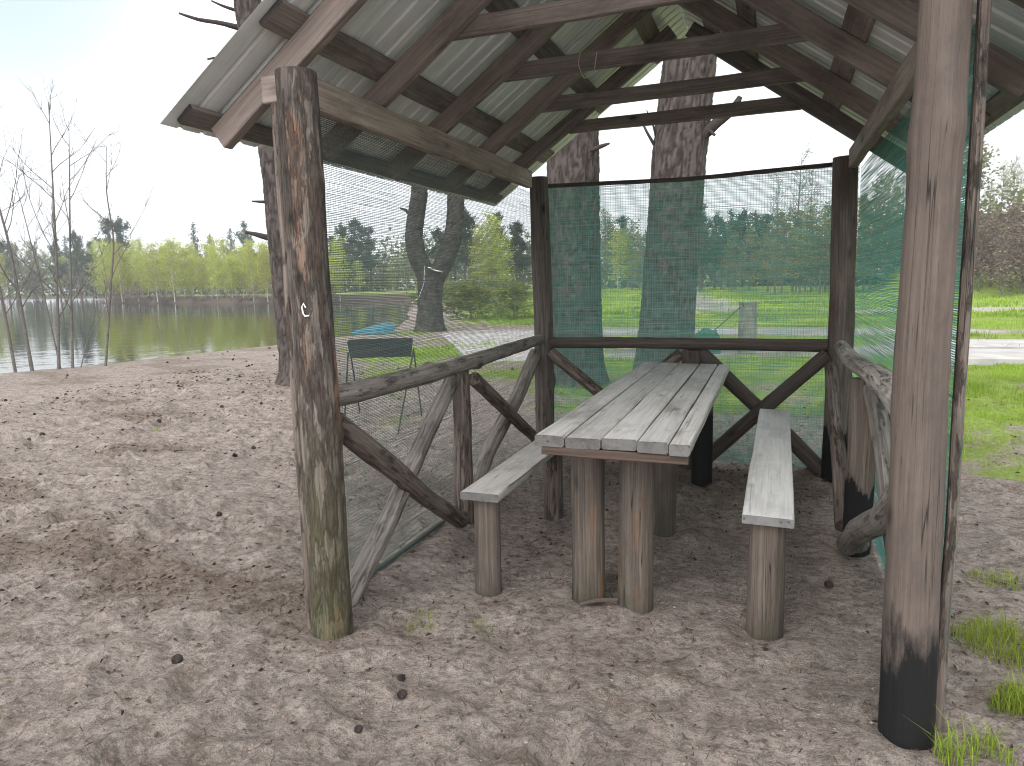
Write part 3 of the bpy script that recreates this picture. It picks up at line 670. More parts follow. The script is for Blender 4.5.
# right
rr_ = mk('railing', M['log_pale'], gaz, (0.45, 5.28, 0.955), (0.43, 2.43, 1.0), 0.046, 0.054, 41, 0.016, bumps=[(1.9, 1.5, 0.018, 0.05), (0.8, 2.0, 0.012, 0.05)])
mk('stub_post', M['post_char'], rr_, (0.45, 3.95, -0.12), (0.45, 3.95, 0.92), 0.070, 0.062, 42, 0.006)
mk('brace', M['log_brown'], rr_, (0.50, 5.26, 0.06), (0.49, 4.03, 0.88), 0.05, 0.048, 43, 0.01)
mk('brace', M['log_grey'], rr_, (0.50, 3.86, 0.88), (0.49, 2.60, 0.10), 0.062, 0.052, 44, 0.012)
mk('brace', M['log_brown'], rr_, (0.39, 5.25, 0.82), (0.40, 4.04, 0.10), 0.042, 0.046, 45)
mk('brace', M['log_grey'], rr_, (0.40, 3.80, 0.09), (0.42, 2.45, 0.78), 0.056, 0.050, 46, 0.012, bumps=[(0.2, 2.6, 0.02, 0.06)])

# shade netting: woven tape strands with fine knitted cross threads
def net(name, mat, c00, c10, c11, c01, sp=0.0075, w=0.0042, knit=0.019, seed=0, belly=0.012, sag=0.004, parent=None):
    c00, c10, c11, c01 = [np.array(c, float) for c in (c00, c10, c11, c01)]
    U = np.linalg.norm(c10 - c00); Hh = np.linalg.norm(c01 - c00); nrm = np.cross(c10 - c00, c01 - c00); nrm /= np.linalg.norm(nrm)
    rg = np.random.default_rng(seed)
    def P(u, v):
        p = (c00 * ((1 - u) * (1 - v))[..., None] + c10 * (u * (1 - v))[..., None] + c11 * (u * v)[..., None] + c01 * ((1 - u) * v)[..., None])
        q = np.stack([u * U * 1.1, v * Hh * 1.6], -1)
        p = p + nrm * (belly * fbm(q * 0.8, 2, seed + 1) * np.sin(np.pi * np.clip(u, 0, 1)))[..., None]
        p[..., 2] += sag * fbm(q * 1.2, 2, seed + 2)
        return p
    ns = int(Hh / sp); nu = int(U / 0.035) + 1
    us = np.linspace(0, 1, nu); V = []; F = []; T = []; n = 0
    off = np.cumsum(rg.normal(0, 0.0, ns))
    for i in range(ns):
        v = (i + 0.5 + rg.normal(0, 0.03)) / ns; tone = rg.uniform(0.2, 0.8); ww = w * rg.uniform(0.85, 1.15)
        q = np.stack([us * U * 5, np.full(nu, i * 3.1)], 1)
        vv = v + 0.0016 * vnoise(q, seed + 3) / Hh
        hw = ww / 2 * (1 + 0.22 * vnoise(q * 2.3, seed + 4)); tl = 0.6 * vnoise(q * 0.6, seed + 6)
        p = P(us, vv); up_ = np.array([0, 0, 1.0])
        d = (np.cos(tl)[:, None] * up_ + np.sin(tl)[:, None] * nrm) * hw[:, None]
        V += [p - d, p + d]; T += [np.full(2 * nu, tone)]
        k = np.arange(nu - 1); F.append(np.stack([n + k, n + k + 1, n + nu + k + 1, n + nu + k], 1)); n += 2 * nu
    nk = int(U / knit); nv = int(Hh / 0.05) + 1; vs = np.linspace(0, 1, nv); t = (c10 - c00) / U
    for i in range(nk):
        u = (i + 0.5) / nk; q = np.stack([vs * Hh * 6, np.full(nv, i * 1.7)], 1); uu = u + 0.003 * vnoise(q, seed + 9) / U
        p = P(np.clip(uu, 0, 1), vs) + nrm * 0.0015; hw = 0.0009
        V += [p - t * hw, p + t * hw]; T += [np.full(2 * nv, rg.uniform(0.3, 1.0))]
        k = np.arange(nv - 1); F.append(np.stack([n + k, n + k + 1, n + nv + k + 1, n + nv + k], 1)); n += 2 * nv
    return np_mesh(name, np.concatenate(V), np.concatenate(F), mat, parent or gaz, False, {'tone': np.concatenate(T)})
nl = net('netting', M['net_grey'], (-1.80, 2.36, 0.02), (-1.80, 5.44, 0.0), (-1.80, 5.44, 2.13), (-1.80, 2.36, 2.17), seed=5, w=0.0030)
nb = net('netting', M['net_green'], (-1.78, 5.455, 0.05), (0.53, 5.455, 0.05), (0.53, 5.455, 2.18), (-1.78, 5.455, 2.16), seed=6, w=0.0037)
nr = net('netting', M['net_green'], (0.535, 5.44, 0.02), (0.55, 2.39, 0.02), (0.53, 2.39, 2.16), (0.535, 5.44, 2.15), seed=7, w=0.0048, belly=0.010, sag=0.004)
b = MB(); b.tube([(-1.80, 5.44, 2.17), (-0.6, 5.44, 2.15), (0.52, 5.44, 2.19)], [0.016, 0.016, 0.016], 10, 0.1, 4, 3, True, 0.05); b.build('top_bar', M['log_dark'], nb, True)
b = MB(); b.plank((-1.786, 2.345, -0.1), (-1.794, 2.345, 2.15), 0.036, 0.03, (1, 0, 0), seed=71); b.build('batten', M['log_brown'], nl)
b = MB(); b.plank((0.540, 2.41, -0.1), (0.525, 2.41, 2.32), 0.03, 0.030, (1, 0, 0), seed=72, wob=0.004); b.build('batten', M['log_brown'], nr)
b = MB(); b.tube([(-1.84, 2.4, 0.02), (-1.81, 3.4, 0.03), (-1.80, 4.4, 0.03), (-1.80, 5.4, 0.02)], [0.010, 0.014, 0.014, 0.010], 8, 0.35, 9, 4, True, 0.05)
b.build('rolled_hem', M['net_dark'] if 'net_dark' in M else M['rope'], nl, True)

# ------------------------------------------------------------------ table and benches
tab = empty('picnic_table', (-0.58, 3.95, 0), 'weathered grey plank table standing on thick log legs under the shelter roof', 'table')
b = MB(); tx0, tx1, ty0, ty1, tz = -0.89, -0.27, 2.665, 5.22, 0.826
wds = [0.125, 0.145, 0.14, 0.12, 0.082]; x = tx0; rg = random.Random(5)
for i, w in enumerate(wds):
    e0, e1 = ty0 + rg.uniform(-.012, .012), ty1 + rg.uniform(-.015, .015)
    b.plank((x + w / 2, e0, tz - 0.0225 + rg.uniform(-.002, .002)), (x + w / 2 + rg.uniform(-.003, .003), e1, tz - 0.0225), w - 0.004, 0.045, (0, 0, 1), 0.06, 0.0025, i + 80, 0.006, tone=[.45, .35, .6, .5, .65][i])
    x += w + 0.0025
b.build('tabletop', M['board_grey'], tab)
b = MB(); b.plank((tx0 + 0.03, ty0 + 0.03, tz - 0.064), (tx1 - 0.01, ty0 + 0.03, tz - 0.064), 0.05, 0.036, (0, 0, 1), seed=87); b.build('apron', M['apron'], tab)
b = MB(); b.plank((tx0 + 0.03, 2.97, tz - 0.068), (tx1 - 0.02, 2.97, tz - 0.068), 0.11, 0.044, (0, 0, 1), seed=88); b.build('crossbar', M['apron'], tab)
b = MB(); b.plank((tx0 + 0.03, 3.97, tz - 0.068), (tx1 - 0.02, 3.97, tz - 0.068), 0.11, 0.044, (0, 0, 1), seed=89); b.build('crossbar', M['apron'], tab)
b = MB(); b.plank((tx0 + 0.03, 5.02, tz - 0.068), (tx1 + 0.01, 5.02, tz - 0.068), 0.11, 0.044, (0, 0, 1), seed=90); b.build('crossbar', M['apron'], tab)
def leg(parent, mat, x, y, h, r, seed, lean=0.0, amp=0.05, bumps=None, r1=None):
    b = MB(); b.tube([(x, y, -0.15), (x, y, 0), (x + lean, y, h)], [r * 1.03, r, r1 or r * 0.97], 24, amp, 2.5, seed, True, 0.03, bumps); return b.build('leg', mat, parent, True)
leg(tab, M['leg_wood'], -0.745, 2.98, 0.737, 0.076, 91)
leg(tab, M['leg_wood'], -0.528, 2.97, 0.737, 0.078, 93, bumps=[(0.55, 5.3, 0.010, 0.05)])
leg(tab, M['leg_wood'], -0.545, 3.97, 0.737, 0.068, 95)
leg(tab, M['leg_char'], -0.43, 5.02, 0.737, 0.072, 97)
leg(tab, M['leg_wood'], -0.74, 5.02, 0.737, 0.068, 98)

bl = empty('bench', (-1.22, 3.5, 0), 'low plank bench left of the table, beside the grey log railing', 'bench', 'benches beside the table')
b = MB(); b.plank((-1.215, 2.84, 0.483), (-1.215, 4.75, 0.483), 0.185, 0.036, (0, 0, 1), seed=101, wob=0.003, tone=0.55); b.build('seat', M['board_grey'], bl)
leg(bl, M['leg_wood'], -1.215, 2.93, 0.464, 0.062, 103, amp=0.08); leg(bl, M['log_brown'], -1.225, 4.03, 0.464, 0.060, 104); leg(bl, M['log_brown'], -1.22, 4.66, 0.464, 0.055, 105)
br_ = empty('bench', (0.03, 4.0, 0), 'plank bench right of the table with a pale bare seat board', 'bench', 'benches beside the table')
b = MB(); b.plank((0.01, 2.815, 0.503), (0.04, 5.18, 0.503), 0.195, 0.036, (0, 0, 1), seed=106, wob=0.003, tone=0.7); b.build('seat', M['board_pale'], br_)
leg(br_, M['leg_wood'], 0.012, 2.91, 0.484, 0.072, 107, amp=0.04); leg(br_, M['log_brown'], 0.04, 5.08, 0.484, 0.065, 108)
# ------------------------------------------------------------------ trees
M['thicket_leaf'] = leafmat('brown_thicket_twig', (0.12, 0.09, 0.075), (0.27, 0.215, 0.155), 0.15)
def cards(P, size, rg, aspect=1.0, up_bias=0.0, curl=True):
    """leaf-sized faces at points P: returns V, quads"""
    n = len(P); a = rg.normal(size=(n, 3)); a[:, 2] *= (1 - up_bias); a /= np.linalg.norm(a, axis=1)[:, None]
    c = rg.normal(size=(n, 3)); c -= a * (a * c).sum(1)[:, None]; c /= np.linalg.norm(c, axis=1)[:, None]
    s = (size * rg.uniform(0.6, 1.35, n))[:, None]
    V = np.stack([P - a * s * .5, P + c * s * .5 * aspect, P + a * s * .5, P - c * s * .5 * aspect], 1).reshape(-1, 3)
    return V, np.arange(4 * n).reshape(n, 4)
def branch_set(rg, h, r, z0, n, length, rise, seg=5, lean=(0, 0), wob=0.02, sub=2, tip=0.25):
    """trunk plus branches -> MB, list of twig polylines"""
    b = MB(); k = 9; zs = np.linspace(0, 1, k)
    tp = np.stack([lean[0] * zs + wob * h * 0.3 * np.cumsum(rg.normal(0, .3, k)) / 3, lean[1] * zs + wob * h * 0.3 * np.cumsum(rg.normal(0, .3, k)) / 3, zs * h], 1)
    tp[0] = (0, 0, -0.15)
    b.tube(tp, np.linspace(r, r * 0.12, k), seg + 2, 0.0, caps=False); twigs = []
    for i in range(n):
        t = z0 + (1 - z0) * (i + rg.uniform(0, 1)) / n * 0.97; p = np.array([np.interp(t, zs, tp[:, q]) for q in range(3)])
        az = rg.uniform(0, 2 * math.pi); L = length(t) * rg.uniform(0.65, 1.2); ri = rise(t) + rg.normal(0, 0.12)
        d = np.array([math.cos(az) * math.cos(ri), math.sin(az) * math.cos(ri), math.sin(ri)])
        pts = [p]
        for j in range(4): pts.append(pts[-1] + d * L / 4); d = d + rg.normal(0, 0.13, 3) + np.array([0, 0, tip * 0.25]); d /= np.linalg.norm(d)
        rb = r * 0.34 * (1 - t * 0.7); b.tube(pts, np.linspace(rb, rb * 0.15, 5), 4, caps=False); twigs.append((np.array(pts), t))
        for q in range(sub):
            j = rg.integers(1, 4); d2 = (pts[j + 1] - pts[j]); d2 = d2 / np.linalg.norm(d2) + rg.normal(0, 0.5, 3); d2 /= np.linalg.norm(d2)
            e = [pts[j], pts[j] + d2 * L * 0.22, pts[j] + d2 * L * 0.42 + np.array([0, 0, tip * 0.1 * L])]
            b.tube(e, [rb * 0.5, rb * 0.3, rb * 0.1], 3, caps=False); twigs.append((np.array(e), t))
    return b, twigs
def on_twigs(twigs, n, rg, spread, tmin=0.25):
    w = np.array([np.linalg.norm(t[0][-1] - t[0][0]) + .02 for t in twigs]); idx = rg.choice(len(twigs), n, p=w / w.sum()); P = np.zeros((n, 3))
    for q, i in enumerate(idx):
        pl = twigs[i][0]; u = rg.uniform(tmin, 1.0) * (len(pl) - 1); k = min(int(u), len(pl) - 2); P[q] = pl[k] + (pl[k + 1] - pl[k]) * (u - k)
    return P + rg.normal(0, spread, (n, 3))
def tree_proto(kind, seed):
    rg = np.random.default_rng(seed + 500); h = 10.0; clump = 0.0
    if kind == 'birch':
        b, tw = branch_set(rg, h, 0.075, 0.14, 60, lambda t: 1.9 * math.sin(math.pi * (0.10 + 0.78 * t)) ** 0.6, lambda t: 0.65 + 0.3 * t, tip=0.3, wob=0.05, sub=3)
        P = on_twigs(tw, 3000, rg, 0.24); V, F = cards(P, 0.145, rg); mat, bk = 'birch_leaf', 'bark_birch'
    elif kind == 'olive':
        b, tw = branch_set(rg, h, 0.12, 0.12, 40, lambda t: 2.5 * math.sin(math.pi * (0.15 + 0.75 * t)) ** 0.8, lambda t: 0.5 + 0.6 * t, tip=0.5, sub=4)
        P = on_twigs(tw, 1900, rg, 0.16); V, F = cards(P, 0.17, rg); mat, bk = 'olive_leaf', 'bark_grey'
    elif kind == 'leafy':
        b, tw = branch_set(rg, h, 0.11, 0.22, 48, lambda t: 2.3 * math.sin(math.pi * (0.18 + 0.72 * t)) ** 0.8, lambda t: 0.6 + 0.5 * t, tip=0.6, sub=7)
        P = on_twigs(tw, 1900, rg, 0.14); V, F = cards(P, 0.12, rg); mat, bk = 'leafy_leaf', 'bark_grey'
    elif kind == 'bare':
        b, tw = branch_set(rg, h, 0.09, 0.2, 60, lambda t: 2.0 * (1 - 0.6 * t), lambda t: 0.75, tip=0.7, sub=8)
        P = on_twigs(tw, 260, rg, 0.08); V, F = cards(P, 0.10, rg); mat, bk = 'olive_leaf', 'bark_grey'
    elif kind == 'pine':
        z0 = 0.12 if seed % 2 else 0.34
        b, tw = branch_set(rg, h, 0.16, z0, 52, (lambda t: 2.3 * (1.02 - t) ** 0.55 * (0.75 + 0.5 * math.sin(t * 23 + seed))), lambda t: 0.10 + 0.5 * t, tip=0.5, sub=4)
        P = on_twigs(tw, 3600, rg, 0.15, 0.35); V, F = cards(P, 0.26, rg, 0.42); mat, bk = 'pine_leaf', 'bark_far'
    elif kind == 'spruce':
        b, tw = branch_set(rg, h, 0.14, 0.08, 90, lambda t: 1.9 * (1.03 - t) ** 0.9, lambda t: -0.05 + 0.5 * t, tip=0.3, sub=2)
        P = on_twigs(tw, 3000, rg, 0.11, 0.15); V, F = cards(P, 0.24, rg, 0.45); mat, bk = 'spruce_leaf', 'bark_grey'
    elif kind == 'thicket':
        b, tw = branch_set(rg, h, 0.10, 0.02, 46, lambda t: 4.2 * (1 - 0.5 * t), lambda t: 0.7 + 0.5 * t, tip=0.8, sub=6)
        P = on_twigs(tw, 750, rg, 0.35); V, F = cards(P, 0.42, rg, 0.4); mat, bk = 'thicket_leaf', 'bark_grey'
    else:                                                         # shrub, height 3 scaled by the copy
        b, tw = branch_set(rg, h, 0.12, 0.02, 44, lambda t: 4.8 * (1 - 0.5 * t), lambda t: 0.5 + 0.5 * t, tip=0.8, sub=5, lean=(0.3, 0))
        P = on_twigs(tw, 2200, rg, 0.30); V, F = cards(P, 0.36, rg); mat, bk = 'shrub_leaf', 'bark_grey'
    tone = np.clip(0.5 + 0.35 * fbm(P * 0.9, 2, seed) + rg.normal(0, 0.22, len(P)), 0, 1)
    crown = np_mesh('crown', V, F, M[mat], link=False, attrs={'tone': np.repeat(tone, 4)})
    Vt = np.concatenate(b.V); trunk = np_mesh('trunk', Vt, b.F, M[bk], smooth=True, link=False, attrs={'gv': np.concatenate(b.G), 'tone': np.concatenate(b.T)})
    return trunk, crown
PROTO = {}
def proto(kind, i):
    k = (kind, i)
    if k not in PROTO: PROTO[k] = tree_proto(kind, i * 7 + len(kind) * 31 + i)
    return PROTO[k]
NAME = {'birch': 'birch_tree', 'olive': 'broadleaf_tree', 'leafy': 'broadleaf_tree', 'bare': 'bare_tree', 'pine': 'pine_tree', 'spruce': 'spruce_tree', 'shrub': 'shrub', 'thicket': 'shrub'}
def region(x, y):
    az = math.degrees(math.atan2(-x, y)); d = math.hypot(x, y)
    if az > 47.5 and d > 140 or az > 52: return 'far'
    if az > 33.0: return 'grove'
    if az > 17.5: return 'net'
    if az > -12.5: return 'field'
    return 'right'
LAB = {('birch', 'far'): ('birch in pale spring leaf on the far left bank of the lake', 'birches on the far left bank'),
       ('birch', 'grove'): ('slender birch in bright yellow-green spring leaf in the grove across the lake', 'birches of the grove across the lake'),
       ('birch', 'net'): ('yellow-green birch beyond the water, seen through the left netting', 'birches seen through the left netting'),
       ('birch', 'field'): ('light green birch at the field edge, seen through the back netting beside the left trunk', 'birches at the field edge'),
       ('pine', 'far'): ('dark pine on the far left bank of the lake behind the bare saplings', 'pines on the far left bank'),
       ('spruce', 'far'): ('pale grey-green conifer on the far left bank of the lake', 'conifers on the far left bank'),
       ('olive', 'far'): ('half-leafed olive broadleaf tree on the far left bank of the lake', 'broadleaf trees on the far left bank'),
       ('pine', 'grove'): ('dark pine rising behind the yellow-green birch grove', 'pines behind the birch grove'),
       ('spruce', 'grove'): ('pale hazy conifer top rising behind the yellow-green birch grove', 'conifers behind the birch grove'),
       ('olive', 'grove'): ('half-leafed olive tree at the end of the birch grove', 'broadleaf trees by the birch grove'),
       ('pine', 'net'): ('dark pine beyond the lake, seen through the left netting', 'pines seen through the left netting'),
       ('olive', 'net'): ('half-leafed olive tree beyond the lake, seen through the left netting', 'broadleaf trees seen through the left netting'),
       ('shrub', 'net'): ('olive green shrub on the lake bank right of the forked tree', 'shrubs on the lake bank'),
       ('pine', 'field'): ('dense dark pine at the far edge of the green field, seen through the back netting', 'pines at the field edge'),
       ('olive', 'field'): ('half-leafed olive broadleaf tree at the far edge of the green field', 'broadleaf trees at the field edge'),
       ('bare', 'field'): ('tall leafless tree standing above the wood at the field edge', 'bare trees at the field edge'),
       ('olive', 'right'): ('half-leafed tree at the foot of the brown hillside', 'half-leafed trees by the hillside'),
       ('leafy', 'right'): ('light green fresh-leafed tree on the brown hillside right of the shelter', 'trees on the hillside'),
       ('leafy', 'field'): ('light green fresh-leafed tree behind the right front post', 'trees on the hillside behind the post'),
       ('thicket', 'grove'): ('brown leafless thicket at the water edge under the birch grove', 'thickets under the birch grove'),
       ('thicket', 'right'): ('brown leafless thicket at the foot of the hillside right of the shelter', 'thickets by the hillside'),
       ('thicket', 'field'): ('brown leafless thicket behind the right front post', 'thickets behind the post'),
       ('shrub', 'right'): ('low green shrub on the brown leaf-covered hillside', 'shrubs on the hillside'),
       ('shrub', 'field'): ('low green shrub at the foot of the hillside behind the right front post', 'shrubs at the hillside foot')}
TREES = [(-83.9,71.1,6.2,'birch'), (-80.5,70.7,6.2,'birch'), (-76.9,71.6,5.3,'birch'), (-73.4,69.7,5.7,'birch'), (-69.9,69,6.4,'birch'), (-66.6,70,4.9,'birch'), (-62.7,68.4,6,'birch'), (-60.2,68.2,4.8,'birch'), (-56.3,67.2,5.9,'birch'), (-52.8,65.3,5,'birch'), (-51.2,66,5.7,'birch'), (-48.1,65.7,4.8,'birch'), (-46.8,67.1,4.7,'birch'), (-44.3,66.7,4.7,'birch'), (-85.5,73.2,5.3,'birch'), (-82.1,72.4,4.3,'birch'), (-79.2,72.1,5.5,'birch'), (-75.3,72.2,5.7,'birch'), (-71.5,72.3,6.2,'birch'), (-68.7,70.7,5.1,'birch'), (-65.2,70.2,4.8,'birch'), (-61.3,69.3,4.3,'birch'), (-59.3,69,5.6,'birch'), (-54.9,67.8,5.4,'birch'), (-52.3,66.7,4.9,'birch'), (-50.8,69.1,4,'birch'), (-47.7,68,3.8,'birch'), (-47,69.4,3.8,'birch'), (-89.4,76.1,5.1,'birch'), (-84.8,75.8,6.5,'birch'), (-81.9,75.3,7.6,'birch'), (-77.3,75,6.9,'birch'), (-75.8,74.6,7.2,'birch'), (-71,73.4,6.7,'birch'), (-67.1,73.6,6.3,'birch'), (-64.5,71.9,7,'birch'), (-60.3,71.5,6.6,'birch'), (-58.4,71.9,6.3,'birch'), (-55.7,70.9,5.6,'birch'), (-53,71.3,4.7,'birch'), (-50.6,70.9,5.7,'birch'), (-49.2,73,6,'birch'), (-91.9,79.1,6.8,'birch'), (-89.1,78.5,7.3,'birch'), (-85.4,78.2,6.5,'birch'), (-82.7,78.2,6.2,'birch'), (-78.5,79.3,7.4,'birch'), (-75.1,78.3,6.3,'birch'), (-71,76.8,7.7,'birch'), (-68,77.6,5.8,'birch'), (-64.9,76.1,6.2,'birch'), (-60.8,75.2,5.7,'birch'), (-57.6,74.5,5.9,'birch'), (-54.9,75.1,5.2,'birch'), (-53.3,76.7,5.2,'birch'), (-51.6,75.5,5.3,'birch'), (-116.9,94,10.7,'pine'), (-109.9,94.6,12.2,'pine'), (-109.4,96.7,13,'pine'), (-90.3,107,12.6,'pine'), (-115.4,95.8,8.3,'pine'), (-126.7,97.7,9.4,'pine'), (-103.7,108.4,13.5,'spruce'), (-101.8,110.2,11.5,'spruce'), (-99.2,112.5,12.6,'spruce'), (-110.4,101.5,10.1,'spruce'), (-107.8,104.3,9,'spruce'), (-149.7,89.8,9.7,'pine'), (-152.4,93.3,10.5,'spruce'), (-147.3,92.8,10.9,'pine'), (-147.8,94.1,9.2,'spruce'), (-152.4,100.9,10.5,'pine'), (-151.3,101.5,10.3,'pine'), (-147.2,102.3,10.6,'pine'), (-143.1,100.9,9.8,'pine'), (-141.5,103.7,10.1,'spruce'), (-147,109.1,9.7,'spruce'), (-138.4,106.8,9.5,'pine'), (-144.4,113.7,11.7,'spruce'), (-143,115.3,10.9,'pine'), (-140.3,115.9,9.5,'spruce'), (-144.5,86.1,7.9,'olive'), (-140.4,85.2,6.3,'olive'), (-138.5,87.3,7.6,'birch'), (-138.2,88.4,6.3,'olive'), (-137.5,90.4,6.4,'olive'), (-136.4,92.6,9.2,'birch'), (-137.1,94.6,6.7,'birch'), (-137.2,97.1,8.6,'olive'), (-135.9,99.1,8.8,'olive'), (-131.6,99.3,7.2,'olive'), (-133.2,103.4,7.5,'birch'), (-129.5,103.3,7.2,'olive'), (-131.1,106.5,7.4,'olive'), (-125.9,104.9,9,'birch'), (-84.2,71.2,0.3,'thicket'), (-82.8,71.6,0.8,'thicket'), (-82,71.6,0.8,'thicket'), (-79.4,70.7,0.5,'thicket'), (-77.3,70.2,1.1,'thicket'), (-76.5,71.5,0.3,'thicket'), (-74.1,70.3,0.2,'thicket'), (-73.3,70.5,0.6,'thicket'), (-72.1,71,0.3,'thicket'), (-70.6,69.8,0.5,'thicket'), (-68.9,70.1,0.5,'thicket'), (-67.1,69,0.2,'thicket'), (-65.7,69.3,0.2,'thicket'), (-63.9,68.2,0.8,'thicket'), (-62.9,68.9,0.1,'thicket'), (-61.5,68.3,0.6,'thicket'), (-59,66.6,0.6,'thicket'), (-58.4,67.2,0.5,'thicket'), (-57,67.4,0.6,'thicket'), (-54.4,65.6,0.8,'thicket'), (-53.8,66.7,0.1,'thicket'), (-51.5,64.7,0.6,'thicket'), (-51.7,65.8,0.7,'thicket'), (-49.4,65.1,0.2,'thicket'), (-50,66.2,0.6,'thicket'), (-48.8,66,0.2,'thicket'), (-47.2,65.7,0.1,'thicket'), (-46.1,65.6,0.7,'thicket'), (-45.6,65.6,0.5,'thicket'), (-44.9,66,0,'thicket'), (-64.6,98.8,11.1,'pine'), (-65.3,103.1,11.9,'pine'), (-62,102.7,10.3,'pine'), (-66.5,107,11,'pine'), (-68.4,101,9.1,'pine'), (-33.1,75,9.8,'pine'), (-33.1,77.2,9.3,'pine'), (-31.5,82.2,9.4,'pine'), (-26.9,75.4,7.8,'pine'), (-37.4,81.8,8.7,'pine'), (-25.2,71.7,6.8,'pine'), (-40,82.8,8.4,'pine'), (-60,103.9,6.4,'olive'), (-57.4,103.1,5.6,'olive'), (-53.1,98.6,6.6,'olive'), (-45.3,89.1,7.1,'olive'), (-38.5,81.4,6.8,'olive'), (-56.6,96.7,4.6,'olive'), (-28.5,70.5,8,'birch'), (-27.1,68.9,7.1,'birch'), (-27.7,66.5,5.8,'birch'), (-25.3,67.4,5.4,'birch'), (-41.1,82.3,4.7,'birch'), (-60.5,96.6,4.7,'birch'), (-55.2,97.4,4.2,'birch'), (-17.3,33.8,1.5,'shrub'), (-19.1,39.6,1.3,'shrub'), (-15.1,32.7,1.2,'shrub'), (-18.5,42.1,1.3,'shrub'), (-13.1,31.4,1.2,'shrub'), (-15.5,39,1.3,'shrub'), (-12.6,33.7,1.2,'shrub'), (-14.6,41.5,1.2,'shrub'), (-11.1,25.7,1.2,'shrub'), (-9.2,25.4,1.1,'shrub'), (-19.3,85.8,9.1,'olive'), (-19.2,90,8.4,'olive'), (-18.6,93.2,9.4,'pine'), (-16.4,88.5,7.9,'olive'), (-14.8,84.7,6.2,'olive'), (-26.9,85.9,8,'olive'), (-25.6,88.4,8.6,'olive'), (-22,89.3,9.2,'olive'), (-16.1,78.4,6.4,'birch'), (-15.4,80.5,5.6,'birch'), (-7.8,73.6,9.1,'pine'), (-7,77.7,8.6,'pine'), (-6,81.8,8.3,'pine'), (-4.7,83.9,8.4,'pine'), (-3.3,85.9,9,'pine'), (-2,84,8.1,'pine'), (-6.5,69.7,7,'pine'), (-4.9,75.8,6.8,'pine'), (-9.3,75.4,8.6,'pine'), (-11.6,79.2,8.6,'pine'), (-0.8,90,8.5,'pine'), (-3.7,77.9,7.1,'pine'), (-3.6,69.9,4.9,'olive'), (-2.1,72,5.7,'olive'), (-0.4,66,5.6,'olive'), (0.7,64,6.2,'olive'), (1.9,66,6.5,'olive'), (2.9,61.9,6.6,'olive'), (3.8,59.9,6.5,'olive'), (0.2,58,4,'olive'), (1.9,57,4.5,'olive'), (3.2,55.9,4.7,'olive'), (4.8,61.8,6.3,'olive'), (5.6,59.7,6.8,'olive'), (6.2,57.7,6.2,'olive'), (1.6,66,11.8,'bare'), (2.7,67.9,10.5,'bare'), (0.2,70,10.6,'bare'), (10.6,48.9,3.7,'thicket'), (11.1,47.7,4,'thicket'), (11.9,48.6,4.6,'thicket'), (11.7,45.5,3.5,'thicket'), (12.8,48.3,4.7,'thicket'), (12.8,46.3,3.7,'thicket'), (13.8,48.1,4.4,'thicket'), (13.8,46,3.5,'thicket'), (15,47.7,4.2,'thicket'), (15.4,46.5,3.6,'thicket'), (6.6,57.6,7.3,'olive'), (7.5,57.5,7.9,'olive'), (8.8,59.4,8.1,'olive'), (9.7,57.2,8.4,'olive'), (10.5,55,8.7,'olive'), (10.9,52.9,9,'olive'), (11.3,50.8,9.2,'olive'), (13.2,55.5,7.2,'leafy'), (14.3,57.2,8.4,'leafy'), (14.2,54.2,8.2,'leafy'), (15.3,55.9,8.9,'leafy'), (15.8,54.8,9.1,'leafy'), (17.1,55.4,8.5,'leafy'), (17.6,53.1,8.5,'leafy'), (19.3,53.6,8.2,'leafy'), (14.7,60.2,6.4,'leafy'), (16.3,60.9,7,'leafy'), (13.4,53.3,1.1,'shrub'), (13.9,52.2,1.2,'shrub'), (14.7,52,1.1,'shrub'), (12.7,53.5,0.9,'shrub'), (15.4,51.7,1.3,'shrub')]
rnd = random.Random(12)
for (x, y, h, kind) in TREES:
    tm, cm = proto(kind, rnd.randrange(4)); z = gz1(x, y)
    lab, grp = LAB.get((kind, region(x, y)), ('tree at the edge of the wood', 'trees of the wood'))
    e = bpy.data.objects.new(NAME[kind], None); COL.objects.link(e); e.location = (x, y, max(z, -0.35)); e.rotation_euler = (rnd.uniform(-.03, .03), rnd.uniform(-.03, .03), rnd.uniform(0, 6.28))
    sz = (h - z) / 10.0; wz = sz * rnd.uniform(0.9, 1.15)
    if kind in ('birch', 'pine', 'olive') and sz < 0.9: wz = sz ** 0.6 * rnd.uniform(0.9, 1.25)
    if kind in ('shrub', 'thicket'): wz = max(sz, 0.2) * rnd.uniform(1.2, 1.8)
    e.scale = (wz, wz, sz); tag(e, lab, 'shrub' if kind in ('shrub', 'thicket') else 'tree', grp)
    for nm, me in (('trunk', tm), ('crown', cm)):
        o = bpy.data.objects.new(nm, me); COL.objects.link(o); o.parent = e

# the wood behind: a mass nobody could count
rg = np.random.default_rng(77); P = []
for k in range(2600):
    az = R(rg.uniform(-26, 64)); azd = math.degrees(az)
    d = np.interp(azd, [-26, -12, -4, 5, 14, 18, 30, 36, 44, 50, 56, 64], [80, 80, 80, 98, 108, 108, 128, 112, 128, 158, 195, 200]) + rg.uniform(0, 14)
    hh = np.interp(azd, [-26, -12, -4, 5, 14, 30, 36, 44, 50, 64], [9, 9, 7.5, 9, 9, 11, 7, 7.5, 9, 11]) * rg.uniform(0.35, 1.0)
    c = np.array([-d * math.sin(az), d * math.cos(az), 0]); n = 16
    q = rg.normal(size=(n, 3)) * np.array([1.1, 1.1, 0.9]); q[:, 2] += hh * rg.uniform(0.1, 1.0); q[:, 2] = np.clip(q[:, 2], 0.1, None); P.append(c + q)
P = np.concatenate(P); V, F = cards(P, 0.75, rg, 0.7)
